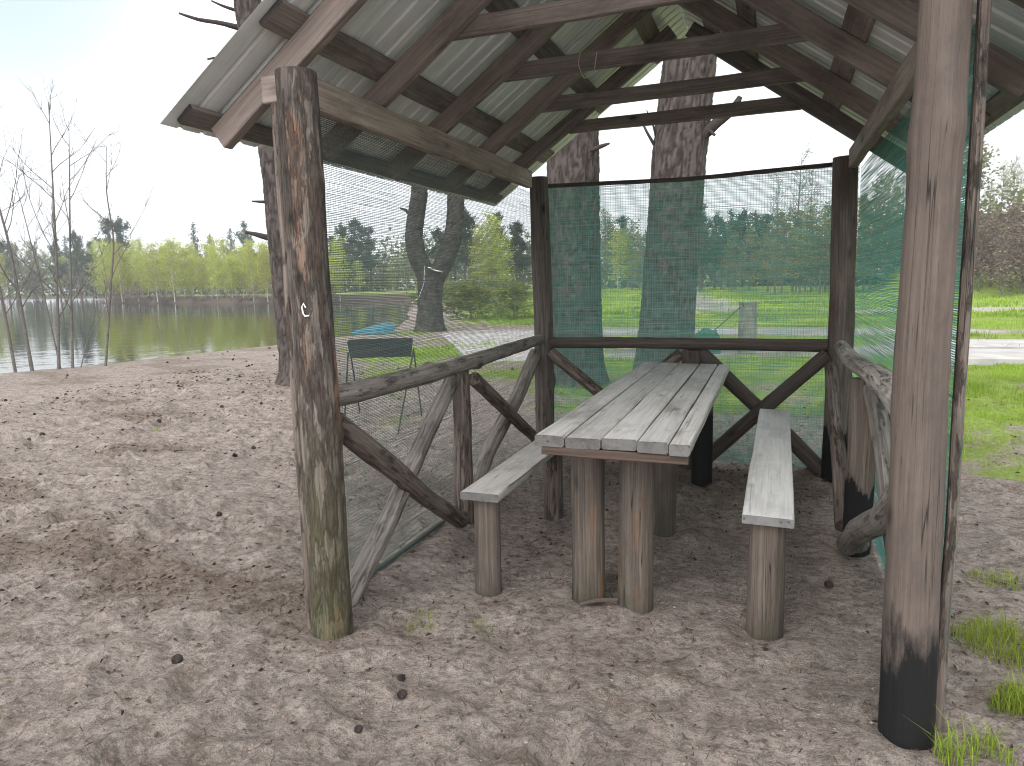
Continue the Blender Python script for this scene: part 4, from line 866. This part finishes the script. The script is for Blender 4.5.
tone = np.clip(0.45 + 0.5 * fbm(P * 0.12, 3, 5) + rg.normal(0, 0.15, len(P)), 0, 1)
M['wood_leaf'] = leafmat('mixed_wood_leaf', (0.07, 0.095, 0.062), (0.22, 0.24, 0.135), 0.25)
tag(np_mesh('woods', V, F, M['wood_leaf'], attrs={'tone': np.repeat(tone, 4)}), kind='stuff')

# near pines: bark plates as real relief
def bark_tube(b, pts, radii, seg, seed, depth, step, flare=0.0):
    n0 = len(b.V); b.tube(pts, radii, seg, 0.05, 0.8, seed, True, step)
    V = b.V[n0]; G = b.G[n0]
    q = np.concatenate([G[:, :2] * 34, G[:, 2:] * 7.5], 1); w = 0.5 * np.stack([vnoise(q * .5 + 9, seed), vnoise(q * .5 + 19, seed), vnoise(q * .5 + 29, seed)], 1)
    r1 = np.abs(vnoise(q + w, seed + 1)); r2 = np.abs(vnoise(q * np.array([2.2, 2.2, 2.6]) + w, seed + 2)); hgt = np.clip(np.minimum(r1 * 2.4, 1) * 0.7 + np.minimum(r2 * 2.5, 1) * 0.3, 0, 1)
    c = G[:, :2] - G[:, :2].mean(0); nrm = np.linalg.norm(c, axis=1)[:, None] + 1e-9
    P = np.array([np.array(p, float) for p in pts]); ax = np.stack([np.interp(V[:, 2], P[:, 2], P[:, k]) for k in (0, 1)], 1)
    dirv = V[:, :2] - ax; dirv /= np.linalg.norm(dirv, axis=1)[:, None] + 1e-9
    V[:, :2] += dirv * ((hgt - 0.6) * depth + flare * np.exp(-np.clip(V[:, 2], 0, 9) / 0.22))[:, None]
    b.T[n0] = hgt
def big_pine(name, label, pts, radii, seed, stubs=(), crown_z=9.0, cat='tree', group=None, seg=96, step=0.03):
    e = empty(name, (pts[0][0], pts[0][1], 0), label, cat, group); b = MB()
    bark_tube(b, pts, radii, seg, seed, 0.026, step, 0.10)
    for (sp, sr, sg) in stubs: b.tube(sp, sr, 9, 0.15, 8, sg, True, 0.04, tone=0.55)
    rg = np.random.default_rng(seed); top = np.array(pts[-1]); tw = []
    for i in range(26):
        t = rg.uniform(0, 1); P0 = np.array([np.interp(crown_z + t * (top[2] - crown_z), [p[2] for p in pts], [p[k] for p in pts]) for k in range(3)])
        az = rg.uniform(0, 6.28); L = 2.6 * (1.1 - t * .7); d = np.array([math.cos(az), math.sin(az), 0.25]); e_ = [P0, P0 + d * L * .5, P0 + d * L + np.array([0, 0, .3])]
        b.tube(e_, [0.05, 0.035, 0.012], 5, caps=False, tone=0.5); tw.append((np.array(e_), t))
    tr = b.build('trunk', M['bark'], e, True)
    P = on_twigs(tw, 1600, rg, 0.35, 0.4); V, F = cards(P, 0.34, rg, 0.35)
    np_mesh('crown', V, F, M['pine_leaf'], e, attrs={'tone': np.repeat(rg.uniform(0, 1, len(P)), 4)})
    return e
big_pine('pine_tree', 'thick straight pine trunk just behind the back netting, left of the other one there',
         [(-2.52, 9.37, -0.2), (-2.52, 9.37, 0.3), (-2.51, 9.37, 1.2), (-2.53, 9.36, 2.6), (-2.52, 9.37, 4.5), (-2.5, 9.4, 8), (-2.45, 9.4, 13)], [0.41, 0.375, 0.355, 0.34, 0.33, 0.28, 0.12], 15,
         [(([(-2.25, 9.2, 3.07), (-2.07, 9.15, 3.11), (-1.98, 9.1, 3.12)]), [0.035, 0.025, 0.012], 3)])
big_pine('pine_tree', 'thick pine trunk leaning slightly right behind the table end and back netting',
         [(-1.30, 9.25, -0.2), (-1.29, 9.23, 0.3), (-1.25, 9.22, 1.0), (-1.20, 9.22, 1.9), (-1.13, 9.23, 3.0), (-1.03, 9.24, 4.0), (-0.7, 9.3, 8), (-0.5, 9.3, 13)], [0.40, 0.36, 0.335, 0.33, 0.325, 0.31, 0.26, 0.12], 16,
         [(([(-0.86, 9.15, 3.12), (-0.68, 9.1, 3.26), (-0.50, 9.05, 3.36), (-0.42, 9.0, 3.50)]), [0.075, 0.06, 0.055, 0.03], 5),
          (([(-0.80, 9.1, 3.2), (-0.70, 9.05, 3.10)]), [0.03, 0.015], 6),
          (([(-1.42, 9.1, 3.06), (-1.50, 9.0, 3.2), (-1.60, 9.0, 3.42)]), [0.022, 0.016, 0.008], 7),
          (([(-1.40, 9.1, 3.15), (-1.42, 9.0, 3.28), (-1.50, 9.0, 3.45)]), [0.018, 0.012, 0.007], 8)])
big_pine('pine_tree', 'tall pine trunk leaning left at the beach, half hidden by the left front post',
         [(-6.52, 8.60, -0.2), (-6.52, 8.60, 0.2), (-6.56, 8.59, 0.79), (-6.62, 8.56, 2.9), (-6.72, 8.52, 4.2), (-6.83, 8.46, 5.2), (-7.00, 8.4, 8.5), (-7.10, 8.4, 13)], [0.25, 0.22, 0.205, 0.195, 0.185, 0.175, 0.15, 0.07], 17,
         [(([(-6.98, 8.47, 4.95), (-7.2, 8.30, 5.0), (-7.42, 8.15, 5.02), (-7.60, 8.0, 5.08)]), [0.04, 0.03, 0.024, 0.012], 2),
          (([(-6.95, 8.47, 4.50), (-7.15, 8.30, 4.56), (-7.36, 8.2, 4.52)]), [0.032, 0.022, 0.012], 4),
          (([(-6.90, 8.5, 3.95), (-7.08, 8.40, 3.99), (-7.18, 8.34, 4.01)]), [0.022, 0.016, 0.01], 6),
          (([(-6.84, 8.56, 2.12), (-6.98, 8.46, 2.17), (-7.10, 8.40, 2.2)]), [0.045, 0.032, 0.018], 7),
          (([(-6.84, 8.55, 2.62), (-7.0, 8.46, 2.63)]), [0.024, 0.012], 9),
          (([(-6.95, 8.46, 5.15), (-7.12, 8.3, 5.2), (-7.22, 8.2, 5.25)]), [0.025, 0.018, 0.01], 9)], seg=64)
# forked tree through the left netting
ft = empty('forked_tree', (-9.48, 18.85, 0), 'dark tree trunk forking into two upright limbs, seen through the left netting', 'tree'); b = MB()
bark_tube(b, [(-9.48, 18.85, -0.2), (-9.48, 18.85, 0.3), (-9.45, 18.86, 0.9), (-9.41, 18.88, 1.75)], [0.42, 0.37, 0.35, 0.38], 36, 31, 0.03, 0.07, 0.1)
bark_tube(b, [(-9.42, 18.87, 1.25), (-9.55, 18.80, 1.7), (-9.75, 18.71, 2.2), (-9.82, 18.68, 2.75), (-9.74, 18.72, 3.3), (-9.62, 18.77, 3.95), (-9.6, 18.8, 6), (-9.5, 18.8, 10)], [0.24, 0.27, 0.27, 0.255, 0.245, 0.235, 0.2, 0.1], 32, 32, 0.03, 0.07)
bark_tube(b, [(-9.36, 18.9, 1.25), (-9.18, 19.0, 1.75), (-8.93, 19.12, 2.3), (-8.75, 19.2, 2.9), (-8.70, 19.22, 3.4), (-8.68, 19.23, 4.0), (-8.6, 19.2, 6), (-8.6, 19.2, 9.5)], [0.22, 0.26, 0.28, 0.27, 0.255, 0.24, 0.2, 0.1], 32, 33, 0.03, 0.07)
b.tube([(-9.85, 18.6, 3.35), (-9.98, 18.55, 3.5), (-10.12, 18.5, 3.55)], [0.05, 0.04, 0.03], 8, tone=0.5)
b.tube([(-9.02, 19.0, 2.45), (-9.12, 18.95, 2.72)], [0.08, 0.05], 8, tone=0.5)
b.build('trunk', M['bark_dark'], ft, True)
b = MB(); b.tube([(-9.3, 18.5, 1.86), (-9.05, 18.6, 1.74), (-8.93, 18.7, 1.72)], [0.018, 0.02, 0.014], 7); b.tube([(-9.38, 18.45, 1.9), (-9.42, 18.45, 1.4), (-9.6, 18.45, 1.0), (-9.85, 18.5, 0.85)], 0.007, 6)
b.build('cord', M['cord'], ft)
rg = np.random.default_rng(5); tw = []
for i in range(22):
    p0 = np.array([rg.choice([-9.55, -8.6]), 18.95, rg.uniform(5.5, 9.5)]); az = rg.uniform(0, 6.28); tw.append((np.array([p0, p0 + np.array([math.cos(az) * 2, math.sin(az) * 2, 0.8])]), 0))
P = on_twigs(tw, 900, rg, 0.4); V, F = cards(P, 0.3, rg, 0.4); np_mesh('crown', V, F, M['pine_leaf'], ft, attrs={'tone': np.repeat(rg.uniform(0, 1, len(P)), 4)})

# bare saplings on the edge of the bank
def sapling(pts, r, seed, nb, blen, label, zb=0.25):
    rg = np.random.default_rng(seed); x, y = pts[0][0], pts[0][1]; e = bpy.data.objects.new('sapling', None)
    b = MB(); r *= 0.66; b.tube(pts, np.linspace(r, r * 0.18, len(pts)), 8, 0.08, 6, seed, True, 0.12, tone=0.5)
    P = np.array(pts, float); cum = np.concatenate([[0], np.cumsum(np.linalg.norm(np.diff(P, axis=0), axis=1))])
    def grow(p, d, L, rad, lvl):
        q = [p]
        for j in range(5):
            d = d + rg.normal(0, 0.09, 3) + np.array([0, 0, 0.07]); d /= np.linalg.norm(d); q.append(q[-1] + d * L / 5)
        b.tube(q, np.linspace(rad, rad * 0.3, 6), 5 if lvl == 0 else 4, 0.0, caps=False)
        if lvl < 2:
            for j in range(5 if lvl == 0 else 2):
                k = rg.integers(1, 5); a = q[k + 1 if k < 5 else k] - q[k]; a = a / (np.linalg.norm(a) + 1e-9) + rg.normal(0, 0.42, 3); grow(q[k], a / np.linalg.norm(a), L * rg.uniform(0.3, 0.55), rad * 0.5, lvl + 1)
    for i in range(nb):
        t = zb + (1 - zb) * (i + rg.uniform(0, 1)) / nb; s = t * cum[-1]; p = np.array([np.interp(s, cum, P[:, k]) for k in range(3)])
        az = rg.uniform(0, 6.28); el = rg.uniform(0.45, 1.1); grow(p, np.array([math.cos(az) * math.cos(el), math.sin(az) * math.cos(el), math.sin(el)]), blen * rg.uniform(0.6, 1.4) * (1.15 - 0.6 * t), r * 0.34 * (1 - 0.6 * t) + 0.002, 0)
    o = np_mesh('sapling', np.concatenate(b.V) , b.F, M['bark_sapling'], smooth=True, attrs={'gv': np.concatenate(b.G), 'tone': np.concatenate(b.T)})
    return tag(o, label, 'sapling', 'bare saplings on the lake bank')
sapling([(-12.58, 8.71, -.4), (-12.63, 8.64, 1.28), (-12.68, 8.55, 2.64), (-12.8, 8.4, 4.2)], 0.045, 1, 7, 1.2, 'bare sapling leaning out of the photo, leftmost on the lake bank')
sapling([(-12.44, 8.91, -.4), (-12.49, 8.84, 1.45), (-12.54, 8.80, 2.39), (-12.62, 8.7, 3.3), (-12.66, 8.6, 4.3)], 0.05, 2, 9, 1.5, 'bare sapling leaning left, forking high up, left of the tall upright clump', 0.3)
sapling([(-12.23, 9.2, -.4), (-12.11, 9.35, 2.14), (-12.03, 9.45, 4.7)], 0.05, 3, 12, 1.5, 'tallest upright bare sapling in the middle of the clump on the bank')
sapling([(-12.17, 9.27, -.4), (-12.26, 9.15, 1.26), (-12.36, 9.05, 2.5), (-12.45, 8.95, 3.6)], 0.026, 4, 8, 1.2, 'thin bare sapling bending left out of the upright clump')
sapling([(-12.1, 9.37, -.4), (-11.98, 9.52, 2.14), (-11.86, 9.67, 4.4)], 0.042, 5, 11, 1.3, 'upright bare sapling on the right side of the clump, beside the tallest')
sapling([(-12.07, 9.41, -.4), (-11.9, 9.6, 0.5), (-11.6, 9.9, 1.2), (-11.35, 10.15, 1.8)], 0.018, 6, 6, 0.8, 'thin low bare shoot bending right from the foot of the clump')
sapling([(-11.78, 9.76, -.4), (-11.63, 9.94, 1.23), (-11.52, 10.07, 2.33), (-11.56, 10.03, 3.2), (-11.5, 10.08, 4.0)], 0.038, 7, 9, 1.3, 'bare sapling standing alone right of the clump')

# ------------------------------------------------------------------ things around the shelter
gr = empty('brazier', (-3.8, 6.35, 0), 'blackened open metal brazier box on thin legs outside the left netting', 'brazier')
A = np.array([-4.06, 6.19]); B_ = np.array([-3.47, 6.50]); ax = (B_ - A) / np.linalg.norm(B_ - A); sx = np.array([-ax[1], ax[0]]); wd = 0.27; zt, zb_ = 0.86, 0.685
def tray():
    c = [A, B_, B_ + sx * wd, A + sx * wd]; t = 0.006; V = []; F = []
    cen = sum(c) / 4
    inn = [cen + (p - cen) * np.array([0.97, 0.97]) for p in c]; bot = [cen + (p - cen) * 0.93 for p in c]; bin_ = [cen + (p - cen) * 0.90 for p in c]
    for L_, z in ((c, zt), (bot, zb_), (inn, zt), (bin_, zb_ + t)): V += [(p[0], p[1], z) for p in L_]
    F = [(4, 7, 6, 5), (8 + 4, 8 + 5, 8 + 6, 8 + 7)]
    for i in range(4):
        j = (i + 1) % 4; F += [(i, i + 4, j + 4, j)[::-1], (8 + i, 8 + j, 12 + j, 12 + i)[::-1], (i, j, 8 + j, 8 + i)]
    o = np_mesh('fire_box', V, F, M['iron'], gr)
    return o
tray()
for (tx, ty), (gx_, gy_) in (((-4.06, 6.20), (-4.22, 6.30)), ((-4.06 + sx[0] * wd, 6.19 + sx[1] * wd), (-4.30, 6.75)), ((-3.47, 6.50), (-3.34, 5.85)), ((-3.47 + sx[0] * wd, 6.5 + sx[1] * wd), (-3.48, 6.66))):
    b = MB(); b.tube([(tx, ty, zb_ + 0.06), (gx_, gy_, -0.05)], 0.0085, 8); b.build('leg', M['iron'], gr, True)
# low blue hull at the water's edge
hull = []; n = 9
for k in range(n):
    t = k / (n - 1); cx = -11.28 + 1.05 * t; cy = 17.45 + 0.62 * t; hh = 0.05 + 0.30 * t ** 0.8 - 0.06 * max(0, t - .8) * 5; ww = 0.10 + 0.34 * math.sin(min(1, t * 1.2) * math.pi / 2)
    for a in np.linspace(0, math.pi, 9): hull.append((cx - 0.5 * math.cos(a) * ww, cy + 0.86 * math.cos(a) * ww, 0.02 + hh * math.sin(a) ** 0.6))
F = [(i * 9 + j, i * 9 + j + 1, (i + 1) * 9 + j + 1, (i + 1) * 9 + j) for i in range(n - 1) for j in range(8)] + [tuple(range(9))[::-1], tuple((n - 1) * 9 + j for j in range(9))]
hull = [(x, y, z + gz1(-10.8, 17.8) - 0.01) for x, y, z in hull]
o = np_mesh('boat', hull, F, M['blue'], smooth=False); tag(o, 'small teal blue upturned hull lying near the water beyond the brazier', 'boat')
# stump post with a rope and bundle
b = MB(); zg = gz1(-0.42, 14.0); b.tube([(-0.42, 13.99, zg - .2), (-0.42, 13.99, 0.95)], [0.17, 0.162], 22, 0.05, 3, 5, True, 0.04, [(0.9, 4, 0.015, 0.08)])
o = b.build('bollard', M['stump'], None, True); tag(o, 'short thick round wooden post standing on the grass behind the back netting', 'post')
rgk = np.random.default_rng(3); th = np.linspace(0, 2 * np.pi, 20, endpoint=False); V = []; nb_ = 9
for k in range(nb_):
    ph = k / (nb_ - 1) * np.pi / 2
    for a in th:
        d = np.array([math.cos(a) * math.cos(ph), math.sin(a) * math.cos(ph), math.sin(ph)]); rr = 1 + 0.22 * float(vnoise(d[None] * 2.4, 4)[0]) + 0.12 * float(vnoise(d[None] * 6, 5)[0])
        V.append((-1.17 + 0.30 * rr * d[0], 13.95 + 0.22 * rr * d[1], gz1(-1.17, 13.95) - 0.02 + 0.46 * rr * d[2]))
F = [(k * 20 + j, k * 20 + (j + 1) % 20, (k + 1) * 20 + (j + 1) % 20, (k + 1) * 20 + j) for k in range(nb_ - 1) for j in range(20)]
o = np_mesh('net_bundle', V, F, M['bundle'], smooth=True); tag(o, 'green bundled netting heap tied by a rope to the short wooden post', 'bundle')
b = MB(); b.tube([(-0.56, 13.92, 0.86), (-0.80, 13.9, 0.62), (-1.02, 13.88, 0.42)], 0.011, 6); o = b.build('rope', M['rope']); tag(o, 'thin rope running from the short wooden post down to the green bundle', 'rope')
# cord loop on the left front post, wire on a tie
b = MB(); zc = 1.345; b.tube([(-1.662, 2.268, zc + .016), (-1.668, 2.264, zc + .032), (-1.676, 2.264, zc + .018), (-1.670, 2.262, zc - .006), (-1.662, 2.260, zc - .016), (-1.646, 2.264, zc - .014)], 0.003, 7)
o = b.build('cord_loop', M['cord'], None, True); tag(o, 'small white cord loop hanging on the left front post', 'cord')
b = MB(); b.tube([(-0.97, 3.77, 2.62), (-0.985, 3.765, 2.55), (-0.95, 3.76, 2.47), (-0.90, 3.765, 2.50), (-0.885, 3.77, 2.60)], 0.0025, 6, step=0.01)
o = b.build('wire_loop', M['wire'], None, True); tag(o, 'thin pale wire loop hanging from a collar tie under the roof', 'wire')
b = MB(); b.tube([(-0.755, 2.86, gz1(-.75, 2.86) + .015), (-0.69, 2.90, gz1(-.69, 2.9) + .03), (-0.60, 2.93, gz1(-.6, 2.93) + .025)], [0.006, 0.011, 0.009], 8, 0.2, 12, 4)
o = b.build('stick', M['log_dark'], None, True); tag(o, 'short dark stick lying between the two front table legs', 'stick')

# pine cones
def cone_mesh():
    V = []; F = []; n, m = 13, 16
    for i in range(n):
        t = i / (n - 1); r = 0.019 * math.sin(math.pi * (0.08 + 0.88 * t)) ** 0.75 * (1.05 - 0.35 * t)
        for j in range(m):
            a = 2 * math.pi * j / m; k = 1 + 0.42 * (((i + (j // 2)) % 2) * 2 - 1) * math.sin(math.pi * t)
            V.append((math.cos(a) * r * k, math.sin(a) * r * k, (t - 0.5) * 0.05))
    for i in range(n - 1):
        for j in range(m): F.append((i * m + j, i * m + (j + 1) % m, (i + 1) * m + (j + 1) % m, (i + 1) * m + j))
    F += [tuple(range(m))[::-1], tuple((n - 1) * m + j for j in range(m))]
    return np_mesh('pine_cone', V, F, M['cone'], link=False)
cone = cone_mesh(); rp = random.Random(31)
def put_cone(x, y, label, s=1.0, grp='pine cones on the sand'):
    o = bpy.data.objects.new('pine_cone', cone); COL.objects.link(o); o.location = (x, y, gz1(x, y) + 0.011 * s); o.scale = (s, s, s)
    o.rotation_euler = (R(90) + rp.uniform(-.3, .3), rp.uniform(0, 6), rp.uniform(0, 6.3)); tag(o, label, 'pine cone', grp)
put_cone(-1.235, 2.12, 'dark pine cone before the shelter, farther of two lying close together', 0.72)
put_cone(-1.185, 2.035, 'dark pine cone before the shelter, nearer of two lying close together', 0.78)
put_cone(-1.215, 1.80, 'single pine cone nearest the bottom edge of the photo, below the close pair', 0.6)
put_cone(-2.12, 1.95, 'dark pine cone lying alone on open sand left of the left front post foot', 0.9)
put_cone(-0.20, 1.78, 'dark pine cone at the bottom edge below the table', 0.75)
put_cone(0.29, 3.45, 'dark pine cone between the right bench and right railing', 0.9)
for k in range(95):
    while True:
        x, y = rp.uniform(-12.2, -1.95), rp.uniform(2.0, 13.5)
        if float(lake_sd(np.array([x]), np.array([y]))[0]) > 0.5 and math.degrees(math.atan2(-x, y)) < 58 and math.hypot(x, y) > 3.2 and (x < -2.1): break
    put_cone(x, y, 'small dark pine cone scattered on the beach sand between lake and shelter', rp.uniform(0.6, 1.1), 'pine cones on the beach')

# needle litter and twigs on the sand (uncountable)
rg = np.random.default_rng(41); N_ = 60000
x = rg.uniform(-8.5, 2.6, N_ * 5); y = 0.8 + 10 * rg.uniform(0, 1, N_ * 5) ** 1.5; lm = litter_mask(x, y); keep = rg.uniform(0, 1, len(x)) < (0.12 + 0.6 * lm ** 1.2) * np.clip(3.0 / np.hypot(x, y), 0.25, 1)
x, y = x[keep][:N_], y[keep][:N_]; n = len(x); z = ground_at(x, y) + 0.002; a = rg.uniform(0, 2 * np.pi, n) * 0.6 + 0.4; L = rg.uniform(0.008, 0.038, n); w = rg.uniform(0.0004, 0.0011, n) * (1 + 0.16 * np.hypot(x, y))
dx, dy = np.cos(a) * L / 2, np.sin(a) * L / 2; x2, y2 = x + dx, y + dy; x1, y1 = x - dx, y - dy; nxv, nyv = -np.sin(a) * w, np.cos(a) * w
V = np.stack([np.stack([x1 - nxv, y1 - nyv, z], 1), np.stack([x2 - nxv, y2 - nyv, ground_at(x2, y2) + 0.003 + rg.uniform(0, 0.006, n)], 1),
              np.stack([x2 + nxv, y2 + nyv, ground_at(x2, y2) + 0.004], 1), np.stack([x1 + nxv, y1 + nyv, z + 0.001], 1)], 1).reshape(-1, 3)
V = V.reshape(n, 4, 3)
tag(np_mesh('needle_litter', V.reshape(-1, 3), np.arange(4 * n).reshape(n, 4), M['litter'], attrs={'tone': np.repeat(rg.uniform(0, 1, n) ** 1.3, 4)}), kind='stuff')
# bark crumbs, dead leaves and small clods
n = 8000; x = rg.uniform(-9.5, 2.4, n * 6); y = 0.8 + 9 * rg.uniform(0, 1, n * 6) ** 1.4; keep = rg.uniform(0, 1, len(x)) < (0.16 + 0.8 * litter_mask(x, y)) * np.clip(4.0 / np.hypot(x, y), 0.4, 1); x, y = x[keep][:n], y[keep][:n]
P = np.stack([x, y, ground_at(x, y) + 0.004], 1); V, F = cards(P, 1.5, rg, 0.32, 0.8); V = np.repeat(P, 4, 0) + (V - np.repeat(P, 4, 0)) * np.repeat(0.012 + 0.0022 * np.hypot(x, y), 4)[:, None]; V = V.reshape(-1, 4, 3); V[:, 1, 2] += 0.004
M['crumb'] = leafmat('bark_crumb', (0.05, 0.036, 0.028), (0.20, 0.145, 0.10), 0.0)
tag(np_mesh('leaf_debris', V.reshape(-1, 3), F, M['crumb'], attrs={'tone': np.repeat(rg.uniform(0, 1, len(P)) ** 2.0, 4)}), kind='stuff')

# crumbs of sand
n = 16000; x = rg.uniform(-6.5, 2.4, n * 4); y = 0.8 + 8 * rg.uniform(0, 1, n * 4) ** 1.6; keep = rg.uniform(0, 1, len(x)) < np.clip(2.2 / np.hypot(x, y), 0.2, 1) * (0.55 + 0.5 * vnoise(np.stack([x, y], -1) * 3.1, 19)); x, y = x[keep][:n], y[keep][:n]; n = len(x)
s = 0.0016 + 0.0052 * rg.uniform(0, 1, n) ** 3; z = ground_at(x, y); oc = np.array([(1, 0, 0), (0, 1, 0), (-1, 0, 0), (0, -1, 0), (0, 0, 0.8), (0, 0, -0.6)], float)
V = np.stack([x, y, z], 1)[:, None] + oc[None] * (s[:, None, None] * rg.uniform(0.6, 1.4, (n, 6, 1)))
F = (np.arange(n)[:, None, None] * 6 + np.array([(0, 1, 4), (1, 2, 4), (2, 3, 4), (3, 0, 4), (1, 0, 5), (2, 1, 5), (3, 2, 5), (0, 3, 5)])[None]).reshape(-1, 3)
M['clod'] = leafmat('sand_crumb', (0.10, 0.078, 0.064), (0.35, 0.295, 0.255), 0.0)
tag(np_mesh('sand_crumbs', V.reshape(-1, 3), F, M['clod'], attrs={'tone': np.repeat(np.clip(rg.normal(0.6, 0.3, n), 0, 1), 6)}), kind='stuff')

# grass
def blades(x, y, h, w, rg, lean=0.45, z=None):
    n = len(x); z = ground_at(x, y) - 0.004 if z is None else z; a = rg.uniform(0, 2 * np.pi, n); fx, fy = np.cos(a), np.sin(a); px, py = -fy, fx
    l1 = rg.uniform(0, lean, n) * h * 0.35; l2 = l1 * 2.6 + rg.uniform(0, 0.25, n) * h
    def pt(off, lat, zz): return np.stack([x + fx * off + px * lat, y + fy * off + py * lat, z + zz], 1)
    V = np.stack([pt(0, -w / 2, 0), pt(0, w / 2, 0), pt(l1, w * .42, h * .58), pt(l1, -w * .42, h * .58), pt(l2, w * .06, h), pt(l2, -w * .06, h)], 1).reshape(-1, 3)
    k = np.arange(n) * 6; F = np.concatenate([np.stack([k, k + 1, k + 2, k + 3], 1), np.stack([k + 3, k + 2, k + 4, k + 5], 1)]); return V, F
def scatter(n, x0, x1, y0, y1, rg, pw=1.0, thr=0.25):
    xs, ys = [], []; tot = 0
    for _ in range(40):
        x = rg.uniform(x0, x1, n); y = y0 + (y1 - y0) * rg.uniform(0, 1, n) ** pw; g = grass_mask(x, y); cl = 0.5 + 0.5 * vnoise(np.stack([x, y], -1) * 2.6, 7) + 0.35 * vnoise(np.stack([x, y], -1) * 7, 8)
        k = rg.uniform(thr, 1.25, n) < g * cl * 1.25; xs.append(x[k]); ys.append(y[k]); tot += k.sum()
        if tot > n: break
    return np.concatenate(xs)[:n], np.concatenate(ys)[:n]
rg = np.random.default_rng(61); VV = []; FF = []; TT = []; base = 0
for (n, box, hh, ww, pw) in ((26000, (0.8, 6.5, 3.6, 13), (0.035, 0.11), 0.0045, 1.0), (52000, (-9, 6, 4.5, 13.5), (0.03, 0.085), 0.0042, 1.0), (60000, (-11, 16, 12, 30), (0.06, 0.14), 0.011, 1.4), (60000, (-26, 34, 26, 84), (0.10, 0.24), 0.035, 1.5)):
    x, y = scatter(n, *box, rg, pw); n = len(x); h = rg.uniform(hh[0], hh[1], n) * (0.75 + 0.4 * vnoise(np.stack([x, y], -1) * 0.9, 12)); V, F = blades(x, y, h, np.full(n, ww) * rg.uniform(.6, 1.2, n), rg)
    VV.append(V); FF.append(F + base); base += len(V)
    TT.append(np.repeat(np.clip(0.5 + 0.5 * vnoise(np.stack([x, y], -1) * 0.7, 14) + rg.normal(0, .2, n), 0, 1), 6))
tag(np_mesh('grass', np.concatenate(VV), np.concatenate(FF), M['grass'], attrs={'tone': np.concatenate(TT)}), kind='stuff')
def tuft(x, y, n, rad, h, label, seed, grp='grass tufts in the sand', lean=0.8):
    rg = np.random.default_rng(seed); r = rad * np.sqrt(rg.uniform(0, 1, n)); a = rg.uniform(0, 6.28, n); xx, yy = x + r * np.cos(a), y + r * np.sin(a) * 0.8
    hh = h * rg.uniform(0.4, 1.1, n) * (1.15 - 0.6 * r / rad); V, F = blades(xx, yy, hh, rg.uniform(0.002, 0.0042, n), rg, lean)
    o = np_mesh('grass_tuft', V, F, M['grass'], attrs={'tone': np.repeat(np.clip(rg.normal(.55, .25, n), 0, 1), 6)}); tag(o, label, 'grass tuft', grp)
tuft(0.90, 3.06, 620, 0.20, 0.13, 'largest bright green grass tuft right of the right front post', 1)
tuft(1.10, 3.0, 360, 0.16, 0.12, 'bright green grass tuft at the right edge of the photo, beside the largest tuft', 2)
tuft(0.83, 2.62, 420, 0.10, 0.13, 'round green grass tuft nearer than the largest one, right of the post', 3)
tuft(0.55, 2.24, 90, 0.06, 0.14, 'thin grass tuft growing at the charred foot of the right front post', 4, lean=1.0)
tuft(0.66, 2.30, 110, 0.06, 0.10, 'small grass tuft at the bottom right corner beside the post foot', 5)
tuft(1.04, 3.75, 160, 0.13, 0.07, 'sparse low grass tuft on sand behind the largest tuft', 6)
tuft(-1.36, 2.55, 60, 0.09, 0.05, 'small sparse grass tuft on sand inside, near the left front post', 7)
tuft(-1.10, 2.60, 30, 0.08, 0.04, 'faint flat grass tuft on sand left of the table legs', 8)
tuft(-0.30, 1.73, 55, 0.05, 0.05, 'small green grass tuft at the bottom edge below the table', 9)
tuft(-5.79, 5.35, 60, 0.06, 0.07, 'lone tiny green grass tuft on the open beach', 10)
tuft(-3.55, 6.3, 120, 0.25, 0.12, 'weedy grass tuft under the brazier', 11)
# damp air over the lake and fields
hz, nt, N, L, b = new_mat('pale_air'); N.remove(b); pv = N.new('ShaderNodeVolumePrincipled'); pv.inputs['Color'].default_value = (0.93, 0.96, 1.0, 1); pv.inputs['Density'].default_value = 0.0008
L.new(pv.outputs[0], N['Material Output'].inputs['Volume'])
bx = [(x, y, z) for z in (-4.0, 34.0) for (x, y) in ((-430, -70), (430, -70), (430, 630), (-430, 630))]
o = np_mesh('haze', bx, [(3, 2, 1, 0), (4, 5, 6, 7), (0, 1, 5, 4), (1, 2, 6, 5), (2, 3, 7, 6), (3, 0, 4, 7)], hz); tag(o, kind='stuff')
